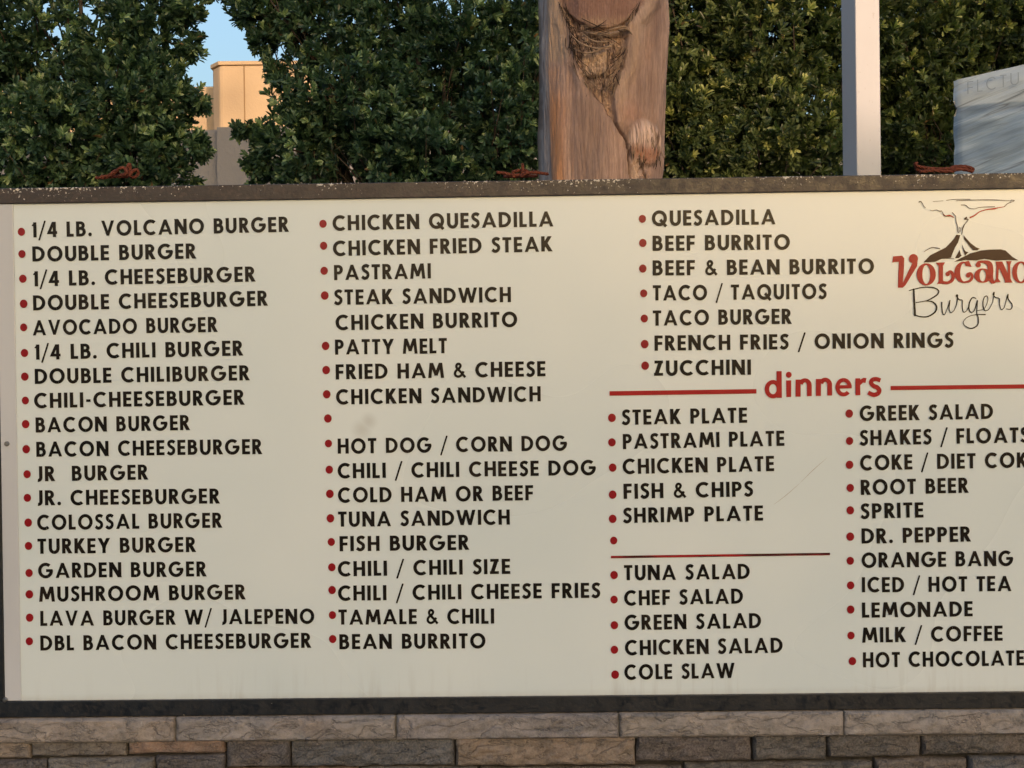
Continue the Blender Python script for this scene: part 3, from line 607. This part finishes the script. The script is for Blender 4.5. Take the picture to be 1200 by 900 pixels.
# ------------------------------------------------------------------ wrapped pallet load
def film_load(x0, x1, yf, yb, z0, z1l, z1r, rot, piv, label):
    th = empty('pallet_load', ((x0+x1)/2, (yf+yb)/2, z0-.14), label, 'pallet load', 'stretch-wrapped pallet loads stacked behind the sign')
    ca, sa = math.cos(rot), math.sin(rot)
    def W(x, y, z): return (piv[0]+(x-piv[0])*ca-(y-piv[1])*sa, piv[1]+(x-piv[0])*sa+(y-piv[1])*ca, z)
    n, nz = 40, 36; v = []; f = []
    per = [(x0+(x1-x0)*i/n, yf, 0, -1) for i in range(n)]+[(x1, yf+(yb-yf)*i/n, 1, 0) for i in range(n)]+[(x1-(x1-x0)*i/n, yb, 0, 1) for i in range(n)]+[(x0, yb-(yb-yf)*i/n, -1, 0) for i in range(n)]
    for k in range(nz+1):
        t = k/nz
        for i, (x, y, nx, ny) in enumerate(per):
            zt__ = z1l+(z1r-z1l)*(x-x0)/(x1-x0); z = z0+(zt__-z0)*t
            if k == nz: pass
            sg = x*1.0+y*.7
            fold = (vnoise(np.array(sg*1.6+i*0), np.array(z*14-sg*5.5), 3)-.5)*.010+(vnoise(np.array(sg*4), np.array(z*38-sg*14), 5)-.5)*.008
            d = float(fold) - .02*math.exp(-((z-(zb_f))/.014)**2)
            cr = .014 if (i % n) == 0 else 0
            v.append(W(x+nx*(d-.004)-(cr*(1 if x > (x0+x1)/2 else -1)), y+ny*(d-.004)-(cr*(1 if y > (yf+yb)/2 else -1)), z-(.012 if k == nz else 0)))
    m4 = 4*n
    for k in range(nz):
        for i in range(m4): f.append((k*m4+i, k*m4+(i+1) % m4, (k+1)*m4+(i+1) % m4, (k+1)*m4+i))
    f.append(tuple(nz*m4+i for i in range(m4))); f.append(tuple(range(m4))[::-1])
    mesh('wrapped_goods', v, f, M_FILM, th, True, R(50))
    for k in range(3):
        b = MB(); yy = yf+.02+(yb-yf-.14)*k/2; P = [W(x0+.02, yy, z0-.12), W(x1-.02, yy, z0-.12), W(x1-.02, yy+.1, z0-.12), W(x0+.02, yy+.1, z0-.12)]
        prism(b, P, z0-.14, z0-.035); b.build('stringer', M_WOOD, th)
    for k in range(6):
        b = MB(); xx = x0+(x1-x0-.12)*k/5; P = [W(xx, yf, 0), W(xx+.12, yf, 0), W(xx+.12, yb, 0), W(xx, yb, 0)]
        prism(b, P, z0-.033, z0-.012); b.build('deck_board', M_WOOD, th)
    return th, W
YL = 2.6
PR = R(-24); lc = at(1116, 92, YL); zb_f = at(1118, 127, YL).z; LW = 1.2; best = None
for k in range(5, 120):
    d_ = k*.01; v_ = at(1200, 73, YL+d_*math.sin(PR))
    if best is None or abs(v_.x-(lc.x+d_*math.cos(PR))) < best[0]: best = (abs(v_.x-(lc.x+d_*math.cos(PR))), d_, v_.z)
slope = (best[2]-lc.z)/best[1]
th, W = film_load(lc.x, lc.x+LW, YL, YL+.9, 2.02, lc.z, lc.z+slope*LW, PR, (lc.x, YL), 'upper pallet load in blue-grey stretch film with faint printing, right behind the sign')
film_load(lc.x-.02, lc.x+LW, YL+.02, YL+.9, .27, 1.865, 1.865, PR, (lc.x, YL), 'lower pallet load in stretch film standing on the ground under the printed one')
# faint printing on the film
x = .085; zz = at(1132, 114, YL).z
for ch in 'FLCTU':
    w_, g_ = glyph(ch, .10); b = MB()
    for k, p in enumerate(g_):
        b.poly([W(lc.x+x+q[0]*.060, YL-.022-.0004*(k % 7), zz+q[1]*.072+.10*(x)) for q in (p if sum(p[i-1][0]*p[i][1]-p[i][0]*p[i-1][1] for i in range(len(p))) > 0 else p[::-1])])
    x += w_*.060+.021; b.build('printed_letter', M_PRINT, th)

# ------------------------------------------------------------------ palm trunk
YT = 1.0; RT = .292
tc = at(708, 100, YT-.25); tb = at(708, 205, YT-.25)
palm = empty('palm_tree', (tc.x, YT, .12), 'thick brown palm trunk with a fibrous scar behind the middle of the sign', 'tree')
NA, NZ = 420, 400
zlo, zhi = at(700, 225, YT-.25).z, at(700, -40, YT-.25).z
zs = np.concatenate([np.linspace(.12, zlo-.03, 12), np.linspace(zlo, zhi, NZ), np.linspace(zhi+.05, 7.5, 30)])
nf = 340; th1 = np.linspace(-1.62, 1.62, nf); th2 = np.linspace(1.62, 2*math.pi-1.62, 42)[1:-1]
ths = np.concatenate([th1, th2]); TH, ZZ = np.meshgrid(ths, zs, indexing='ij')
front = np.cos(TH) > -.1
# close-view coordinates (837 x 900 for 200 x 215 px): X across, Y down
mpp = (YT-.27-CAM_Y)/FPX                                              # metres per pixel at the front of the trunk
Yc = (at(700, 0, YT-.27).z-ZZ)/mpp*4.186
Xc = 405+np.sin(TH)*RT/mpp*4.186*1.0 + (Yc-430)*.0
def seg(P, Y): P = sorted(P, key=lambda p: p[1]); return np.interp(Y, [p[1] for p in P], [p[0] for p in P])
def sst(a, b_, x): t = np.clip((x-a)/(b_-a), 0, 1); return t*t*(3-2*t)
wob = (fbm(Xc/35, Yc/35, 3, 40)-.5)*26
left = seg([(150,-300),(200,20),(245,140),(258,240),(290,380),(345,470),(380,505),(440,600),(505,690),(515,760),(522,900)], Yc)+wob
right = seg([(640,-300),(600,0),(520,120),(515,200),(495,330),(455,420),(440,500),(455,600),(505,680),(512,760),(524,900)], Yc)+wob*.6
inV = sst(-6, 10, Xc-left)*sst(-6, 10, right-Xc)*front
topb = front*inV*sst(-8, 14, (seg([(200,20),(260,105),(330,150),(400,160),(470,150),(540,95),(600,0)], np.zeros(1))*0 + 150 - ((Xc-400)/185)**2*110 + wob*.4)-Yc)
knob = ((Xc-600)/88)**2+((Yc-690)/108)**2
kn = np.exp(-knob**2*1.1)*front
r = RT + (fbm(TH*2.2, ZZ*2.0, 3, 8)-.5)*.045 + (fbm(TH*5+4, ZZ*6, 3, 12)-.5)*.012
r = r - .005*np.exp(-((knob-1.2)/.3)**2)*front
r = r - .036*inV + .030*topb + .010*kn
r = r + .020*sst(60, 0, np.abs(Xc-right-34))*front*sst(720, 560, Yc)               # rounded lip of the right boot
r = r + .007*sst(40, 0, np.abs(Xc-left+26))*front*sst(0, 120, Yc)*sst(480, 380, Yc)
pan = front*sst(278, 290, Xc+wob*.4)*sst(428, 416, Xc+wob*.3)*sst(236, 250, Yc-((Xc-350)/90)**2*14)*sst(372, 356, Yc+wob*.5)*inV; r = r + .018*pan
lip = front*inV*np.exp(-((Yc-(168-((Xc-400)/150)**2*45)-wob*.5)/13)**2)*sst(300, 330, Xc); r = r+.022*lip
r = r + .008*sst(-3, 3, left-Xc)*sst(500, 560, Yc)*front*0 - .016*np.exp(-((Xc-left)/5)**2)*front*sst(380, 480, Yc)
r = r - .014*sst(142, 128, Xc)*front - .008*np.exp(-((Xc-245)/26)**2)*front*sst(280, 380, Yc)+.010*np.exp(-((Xc-190)/40)**2)*front
r = r + (fbm(Xc/5, Yc/90, 3, 4)-.5)*.006*front + (fbm(Xc/9, Yc/14, 3, 5)-.5)*.022*inV*(1-topb*.8)
kf = sst(1.3, .4, knob)*front
r = r + (vnoise(Xc/5.0+(Yc-590)*(Xc-600)/6000, Yc/70, 6)-.5)*.016*kf*front + (fbm(Xc/7, Yc/20, 3, 9)-.5)*.035*front*np.exp(-((Xc-575)/55)**2)*sst(720, 790, Yc)
xs_ = tc.x + np.sin(TH)*r*(1+.035*sst(430, -60, Yc)*0); ys_ = YT - np.cos(TH)*r
wid = 1.01 + .035*sst(500, 0, Yc) - .045*sst(770, 850, Yc)*(np.sin(TH) > 0)*np.abs(np.sin(TH))
xs_ = tc.x + (xs_-tc.x)*wid + .006 + (ZZ-zlo)*(-.004)
# bark colours, darker in the hollow, cracks and round the knob
def L3(a, b_, t): return np.array(a)*(1-t[..., None])+np.array(b_)*t[..., None]
streak = fbm(Xc/4.5, Yc/110, 4, 20); st2 = fbm(Xc/14, Yc/260, 3, 22); fine = fbm(Xc/2.2, Yc/26, 3, 23)
C = L3((.225,.145,.115), (.42,.30,.235), np.clip((streak*.6+st2*.5-.5)*1.5+.5, 0, 1))
C = L3(C, (.30,.205,.125)*np.ones(3), .75*sst(138, 150, Xc)*sst(235, 205, Xc)*sst(320, 240, Yc)*(.6+.6*streak)) if False else C
def blend(C, c_, t): t = np.clip(t, 0, 1)[..., None]; return C*(1-t)+np.array(c_)*t
C = blend(C, (.40,.29,.20), .75*sst(134, 148, Xc+wob*.3)*sst(250, 200, Xc)*sst(310, 240, Yc+wob)*front)
C = blend(C, (.56,.25,.10), .85*np.exp(-((Xc-168)/36)**2)*sst(380, 520, Yc)*(.35+1.2*streak)*front)
C = blend(C, (.62,.31,.14), .65*np.exp(-((Xc-192)/13)**2)*sst(560, 700, Yc)*front)
C = blend(C, (.34,.19,.11), .55*np.exp(-((Xc-150)/36)**2)*sst(280, 330, Yc)*front)
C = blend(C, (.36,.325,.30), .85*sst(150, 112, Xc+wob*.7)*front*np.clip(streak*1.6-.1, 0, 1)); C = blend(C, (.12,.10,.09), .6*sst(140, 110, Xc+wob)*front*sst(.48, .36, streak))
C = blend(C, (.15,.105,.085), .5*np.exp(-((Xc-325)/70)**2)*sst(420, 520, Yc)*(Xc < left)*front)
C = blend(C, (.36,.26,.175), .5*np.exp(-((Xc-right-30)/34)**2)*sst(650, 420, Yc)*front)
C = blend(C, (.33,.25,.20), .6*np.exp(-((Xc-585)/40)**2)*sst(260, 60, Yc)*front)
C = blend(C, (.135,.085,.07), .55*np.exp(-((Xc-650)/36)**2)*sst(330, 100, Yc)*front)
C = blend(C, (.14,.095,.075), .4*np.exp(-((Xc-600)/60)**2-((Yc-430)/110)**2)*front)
C = blend(C, (.33,.165,.10), .45*np.exp(-((Xc-520)/55)**2-((Yc-560)/60)**2)*front)
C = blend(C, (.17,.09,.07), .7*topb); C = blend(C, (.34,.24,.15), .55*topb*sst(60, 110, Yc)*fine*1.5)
C = blend(C, (.42,.30,.20), .8*(inV*(1-topb))*np.clip(fine*1.8-.35, 0, 1))
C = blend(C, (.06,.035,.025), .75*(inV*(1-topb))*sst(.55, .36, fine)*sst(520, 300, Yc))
C = blend(C, (.46,.34,.24), .75*pan*(.5+.8*fine)); C = blend(C, (.50,.38,.27), .8*lip)
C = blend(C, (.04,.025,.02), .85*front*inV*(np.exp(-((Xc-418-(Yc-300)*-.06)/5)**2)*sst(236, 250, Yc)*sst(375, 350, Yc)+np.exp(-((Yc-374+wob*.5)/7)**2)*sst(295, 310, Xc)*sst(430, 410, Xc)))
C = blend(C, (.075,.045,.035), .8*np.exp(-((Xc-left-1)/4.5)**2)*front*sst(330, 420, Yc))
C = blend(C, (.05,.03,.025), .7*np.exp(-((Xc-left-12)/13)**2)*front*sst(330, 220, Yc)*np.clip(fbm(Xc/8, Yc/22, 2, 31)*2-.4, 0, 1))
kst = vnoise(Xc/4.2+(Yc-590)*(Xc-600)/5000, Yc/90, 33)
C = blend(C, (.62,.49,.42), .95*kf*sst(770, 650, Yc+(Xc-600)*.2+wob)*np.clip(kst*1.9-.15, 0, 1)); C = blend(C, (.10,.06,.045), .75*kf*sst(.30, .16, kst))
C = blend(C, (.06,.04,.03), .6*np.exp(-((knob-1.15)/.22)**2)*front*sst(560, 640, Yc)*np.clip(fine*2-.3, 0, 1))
C = blend(C, (.34,.14,.07), .7*kf*sst(690, 740, Yc)*np.clip(fine*1.6, 0, 1))
C = blend(C, (.48,.36,.26), .8*np.exp(-((Xc-545)/28)**2)*sst(760, 800, Yc)*front*(.3+fine))
C = blend(C, (.05,.03,.022), .8*(np.exp(-((Xc-645+(Yc-700)*.28)/3.5)**2)*sst(640, 660, Yc)*sst(760, 735, Yc)+np.exp(-((Xc-575-(Yc-800)*.3)/7)**2)*sst(775, 800, Yc))*front)
C = C*(1.02+.62*fine)[..., None]*np.array((1.02,1.0,1.04))
C = np.where(front[..., None], C, np.array((.2,.15,.115))*(.7+.6*vnoise(TH*14, ZZ*3, 3))[..., None])
na, nzz = TH.shape; idx = np.arange(na*nzz).reshape(na, nzz)
q = np.stack([idx, np.roll(idx, -1, 0), np.roll(np.roll(idx, -1, 0), -1, 1), np.roll(idx, -1, 1)], -1)[:, :-1].reshape(-1, 4)
vv = np.stack([xs_, ys_, ZZ], -1).reshape(-1, 3)
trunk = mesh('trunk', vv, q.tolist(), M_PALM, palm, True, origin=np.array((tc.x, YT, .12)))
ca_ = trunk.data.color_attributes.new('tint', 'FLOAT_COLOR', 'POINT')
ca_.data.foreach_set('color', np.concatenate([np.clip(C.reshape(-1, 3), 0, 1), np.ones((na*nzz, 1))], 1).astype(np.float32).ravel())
def tp(X, Y, out=.0):
    """point on the trunk's face at close-view place X, Y"""
    s = max(-.98, min(.98, (X-405)/(RT/mpp*4.186))); z = at(700, 0, YT-.27).z-Y/4.186*mpp; rr = RT+out
    return (tc.x+s*rr*(1+.02*max(0, 1-Y/300))+(z-zlo)*-.004, YT-math.sqrt(1-s*s)*rr, z)
pale = MB(); dark = MB()
def strand(bm, X, Y, ang, L, curl, out, w):
    P = []; x, y, a = X, Y, ang
    for k in range(7):
        P.append(tp(x, y, out*(1-.3*abs(k-3)/3)+random.uniform(-.002,.002))); x += math.cos(a)*L/6; y += math.sin(a)*L/6; a += curl
    bm.tube(P, [w*.5, w, w, w, w*.9, w*.7, w*.3], 4)
for k in range(60):                                                  # fibre net along the left lip
    Y = random.uniform(-10, 300); X = np.interp(Y, [0,140,240,380], [205,248,262,292])+random.gauss(6, 12)
    strand(random.choice((pale, dark, dark)), X, Y, R(random.gauss(76, 14)), random.uniform(40, 110), random.gauss(0, .06), .006, random.uniform(.0009, .0022))
for k in range(34):                                                  # shreds hanging across the hollow
    X = random.uniform(270, 470); Y = 165+random.gauss(0, 28)+((X-370)/110)**2*-14
    strand(random.choice((pale, dark)), X, Y, R(random.gauss(12, 26)), random.uniform(50, 130), random.gauss(-.06, .1), -.004+random.uniform(0, .012), random.uniform(.001, .0026))
for P in ([(255,165),(300,215),(370,245),(430,235),(470,205)], [(265,235),(310,262),(360,262),(410,240),(445,240)], [(420,160),(460,148),(510,140),(548,185)], [(480,150),(515,150),(540,170)], [(300,160),(350,205),(400,215),(455,205)]):
    Q = spline(P, 5); pale.tube([tp(p[0], p[1], .012) for p in Q], [.0015+.0028*math.sin(math.pi*i/(len(Q)-1)) for i in range(len(Q))], 5)
for k in range(46):                                                  # tufts at the bottom of the hollow
    X = random.uniform(290, 470); Y = random.uniform(330, 450)+abs(X-390)*-.4
    strand(random.choice((pale, pale, dark)), X, Y, R(90+(390-X)*-.35+random.gauss(0, 14)), random.uniform(40, 95), random.gauss(.02, .06), -.018+random.uniform(0, .02), random.uniform(.001, .0026))
for k in range(40):
    Y = random.uniform(220, 420); X = np.interp(Y, [200,330,420], [505,480,445])+random.gauss(0, 12)
    strand(random.choice((pale, pale, dark)), X, Y, R(random.gauss(115, 18)), random.uniform(30, 80), random.gauss(0, .08), -.012+random.uniform(0, .02), random.uniform(.001, .0024))
for k in range(40):                                                  # frayed sinews over the knob
    X = random.uniform(535, 672); Y = random.uniform(600, 690)
    strand(random.choice((pale, pale, dark)), X, Y, R(90+(600-X)*.12+random.gauss(0, 4)), random.uniform(50, 100), random.gauss(0, .02), .014, random.uniform(.0007, .0016))
for k in range(46):                                                  # rusty fringe under the knob
    X = random.uniform(525, 680); Y = random.uniform(690, 760)
    strand(random.choice((pale, dark, pale)), X, Y, R(90+(600-X)*.25+random.gauss(0, 10)), random.uniform(40, 90), random.gauss(0, .05), .012, random.uniform(.001, .0024))
for k in range(16):
    Y = random.uniform(0, 130); X = np.interp(Y, [0,130], [585,505])+random.gauss(0, 7)
    strand(random.choice((dark, dark, pale)), X, Y, R(random.gauss(112, 12)), random.uniform(40, 90), random.gauss(0, .06), .006, random.uniform(.001, .0022))
for bm, mt_ in ((pale, M_FIB), (dark, M_FIBD)):
    o = bm.build('fibre', mt_, palm, True); o['kind'] = 'stuff'

# ------------------------------------------------------------------ broadleaf trees
def make_leaves(tips, dirs, nleaf, ll, tint, seed):
    """whorls of small obovate leaves round twig tips; returns vertex array, faces, colours"""
    r_ = np.random.default_rng(seed); n = len(tips); N = n*nleaf
    base = np.repeat(tips, nleaf, 0); ax = np.repeat(dirs, nleaf, 0)
    rv = r_.normal(size=(N, 3)); side = np.cross(ax, rv); side /= np.linalg.norm(side, axis=1, keepdims=True)+1e-9
    k = np.tile(np.arange(nleaf), n)/nleaf
    tilt = r_.uniform(.35, 1.15, N)*(1.05-.5*k)
    d = ax*np.cos(tilt)[:, None]+side*np.sin(tilt)[:, None]; d += np.array((0,0,-.08)); d /= np.linalg.norm(d, axis=1, keepdims=True)
    base = base - ax*((1-k)*r_.uniform(.03, .075, N))[:, None]
    L = ll*r_.uniform(.7, 1.25, N)*(1-.25*k); Wd = L*r_.uniform(.135, .205, N)
    nrm = ax - d*np.sum(ax*d, 1)[:, None]; nrm += r_.normal(size=(N, 3))*.25; nrm -= d*np.sum(nrm*d, 1)[:, None]; nrm /= np.linalg.norm(nrm, axis=1, keepdims=True)+1e-9
    s = np.cross(d, nrm)
    def P(l, w, h): return base+d*(L*l)[:, None]+s*(Wd*w)[:, None]+nrm*(L*h)[:, None]
    V = np.stack([P(0,0,0), P(.42,.72,.05), P(.80,.92,.03), P(1,0,-.07), P(.80,-.92,.03), P(.42,-.72,.05)], 1).reshape(-1, 3)
    i = np.arange(N)*6; F = np.concatenate([np.stack([i, i+1, i+2, i+3], 1), np.stack([i, i+3, i+4, i+5], 1)])
    cl = np.repeat(r_.random(n), nleaf); lf = r_.random(N)
    dk, md, yl = [np.array(c) for c in tint]
    t = np.clip(cl**2*.85+lf*.30-.05, 0, 1)[:, None]; Cc = dk*(1-t)+md*t  # contrast raised to paint dark hollows between lit clusters
    young_lit = ((cl > .84)*(k > .2)*r_.uniform(.4, 1, N))[:, None]; Cc = Cc*(1-young_lit)+yl*young_lit  # pale new growth, also painted as whorls catching the light
    brown = (r_.random(N) < .005)[:, None]; Cc = np.where(brown, np.array((.17,.11,.055)), Cc)
    Cc = Cc*r_.uniform(.95, 1.5, (N, 1))
    return V, F, np.repeat(Cc, 6, 0)
def tree(name, label, base, lobes, tint, seed, dens=1.55, ll=.068, gaps=.333, zmin=.2):
    r_ = np.random.default_rng(seed)
    root = empty(name, (base[0], base[1], 0.0), label, 'tree', 'broadleaf trees behind the sign')
    b = MB(); tips = []; dirs = []
    fork = Vector((base[0], base[1], .9)); b.tube([(base[0], base[1], 0), (base[0]+.02, base[1], .5), tuple(fork)], [.16, .12, .11], 10)
    tr = b.build('trunk', M_BARK, root, True); br = MB()
    for li, (cx, cy, cz, rx, ry, rz) in enumerate(lobes):
        c0 = np.array((cx, cy, cz)); rad = np.array((rx, ry, rz))
        if rx < .2:
            big = min((np.array(q[:3]) for q in lobes if q[3] >= .25), key=lambda q: np.linalg.norm(q-c0)); s_ = Vector(c0).lerp(Vector(big), .35)
            P = [Vector(big), s_+Vector((0,0,-.02)), Vector(c0)]
        else: P = [fork, fork.lerp(Vector(c0), .5)+Vector(r_.normal(size=3)*.06), Vector(c0)]
        br.tube([tuple(p) for p in spline([tuple(p) for p in P], 4)], np.linspace(.05, .012, 9)*(1 if rx >= .2 else .12), 6)
        area = 4*math.pi*((rx*ry)**1.6/3+(rx*rz)**1.6/3+(ry*rz)**1.6/3)**(1/1.6)
        n = int(area*150*dens)
        u = r_.normal(size=(n, 3)); u /= np.linalg.norm(u, axis=1, keepdims=True)
        rr = 1-np.abs(r_.normal(size=n))*.30; rr = np.clip(rr, .1, 1.05)
        bumpy = 1+.50*(fbm(u[:, 0]*2.6+u[:, 1]*1.1+li*3, u[:, 2]*2.6+u[:, 1]*1.7, 3, seed+li)-.5)*2
        p = c0+u*rad*(rr*bumpy)[:, None]
        keep = fbm(p[:, 0]*3.0+seed, p[:, 2]*3.0+p[:, 1]*2.3, 3, seed+50) > gaps
        keep &= p[:, 2] > zmin
        p = p[keep]; u = u[keep]
        dd = u/rad*min(rad)+r_.normal(size=u.shape)*.42+np.array((0, -.1, .45)); dd /= np.linalg.norm(dd, axis=1, keepdims=True)
        tips.append(p); dirs.append(dd)
        for j in range(9 if rx >= .2 else 0):                                              # twigs to a share of the tips
            e = p[r_.integers(len(p))]; s0 = np.array(fork)*.3+c0*.7+r_.normal(size=3)*.12; mid = s0*.45+e*.55+r_.normal(size=3)*.06
            br.tube([tuple(s0), tuple(mid), tuple(e)], [.010, .006, .002], 4)
    o = br.build('branches', M_BARK, root, True)
    V, F, Cc = make_leaves(np.concatenate(tips), np.concatenate(dirs), 15, ll, tint, seed+99)
    me = bpy.data.meshes.new('crown'); org = np.array((base[0], base[1], 0.0)); V = V-org
    me.vertices.add(len(V)); me.vertices.foreach_set('co', V.astype(np.float32).ravel())
    me.loops.add(F.size); me.loops.foreach_set('vertex_index', F.astype(np.int32).ravel())
    me.polygons.add(len(F)); me.polygons.foreach_set('loop_start', (np.arange(len(F))*4).astype(np.int32)); me.polygons.foreach_set('loop_total', np.full(len(F), 4, np.int32))
    me.update(calc_edges=True); me.materials.append(M_LEAF); me.shade_smooth()
    a = me.color_attributes.new('tint', 'FLOAT_COLOR', 'POINT'); a.data.foreach_set('color', np.concatenate([np.clip(Cc, 0, 1), np.ones((len(Cc), 1))], 1).astype(np.float32).ravel())
    cr = bpy.data.objects.new('crown', me); col.objects.link(cr); cr.parent = root
    print('tree', label[:20], len(F)*2); return root
def lb(px, py, Y, rx, ry, rz):
    v = at(px, py, Y); return (v.x, v.y, v.z, rx, ry, rz)
SHADE_TINT = ((.024,.056,.034), (.125,.215,.120), (.30,.39,.20)); SUN_TINT = ((.032,.052,.020), (.155,.205,.075), (.36,.39,.14))  # shaded left and sunlit right trees, the light put into the leaf colour
tree('broadleaf_tree', 'dark green leafy tree at the left edge, left of the sky gap', (-3.4, 4.6),
     [lb(40,40,4.6,.75,.6,.6), lb(150,30,4.4,.45,.5,.5), lb(160,120,4.2,.42,.5,.4), lb(60,160,4.2,.6,.5,.5), lb(172,185,4.1,.36,.4,.35), lb(-80,90,4.6,.6,.6,1.0), lb(90,-80,4.6,.8,.6,.5), lb(60,290,4.3,1.0,.5,.7), lb(215,15,4.3,.13,.2,.10), lb(225,55,4.3,.08,.2,.09), lb(230,118,4.2,.10,.2,.10), lb(233,172,4.1,.08,.2,.10), lb(222,-14,4.4,.11,.2,.08)],
     SHADE_TINT, 11)
tree('broadleaf_tree', 'dark green leafy tree between the sky gap and the palm trunk', (-.6, 4.6),
     [lb(420,30,4.6,.6,.6,.5), lb(400,120,4.2,.55,.5,.45), lb(520,80,4.4,.6,.6,.6), lb(358,180,4.2,.36,.4,.3), lb(330,5,4.4,.30,.35,.28), lb(470,185,4.1,.6,.5,.4), lb(600,150,4.3,.5,.5,.6), lb(620,20,4.6,.5,.5,.6), lb(480,-90,4.6,.9,.6,.5), lb(450,300,4.3,1.1,.5,.6), lb(330,-70,4.5,.6,.5,.42), lb(288,14,4.3,.13,.2,.10), lb(308,45,4.3,.12,.2,.13), lb(322,88,4.3,.09,.2,.10), lb(310,162,4.2,.13,.2,.12), lb(275,-12,4.4,.14,.2,.09), lb(303,196,4.2,.10,.2,.10), lb(480,170,5.0,.9,.4,.42), lb(505,85,5.1,.5,.4,.45), lb(640,90,5.1,.5,.4,.6), lb(243,-12,4.3,.13,.2,.07), lb(284,152,4.25,.08,.15,.07)],
     SHADE_TINT, 23)
tree('broadleaf_tree', 'olive green leafy tree between the palm trunk and the white post', (2.1, 4.4),
     [lb(800,40,4.4,.6,.6,.6), lb(800,150,4.1,.5,.5,.5), lb(900,60,4.1,.5,.5,.6), lb(920,160,3.9,.5,.5,.5), lb(730,90,4.6,.6,.5,.9), lb(980,40,4.3,.5,.5,.6), lb(850,70,5.0,.6,.4,.5), lb(860,180,4.9,.9,.4,.4), lb(860,-80,4.4,.8,.6,.5), lb(870,290,4.0,.9,.5,.6)],
     SUN_TINT, 37)
tree('broadleaf_tree', 'olive green leafy tree right of the white post, behind the wrapped pallet', (3.9, 5.2),
     [lb(1060,50,4.6,.5,.6,.6), lb(1070,160,4.4,.5,.5,.5), lb(1160,40,4.8,.6,.6,.5), lb(1180,150,5.0,.6,.5,.6), lb(1250,60,4.9,.6,.6,.8), lb(1120,-80,4.8,.9,.6,.5), lb(1110,290,4.8,.9,.5,.6), lb(1120,100,5.4,.9,.5,.9)],
     SUN_TINT, 51)
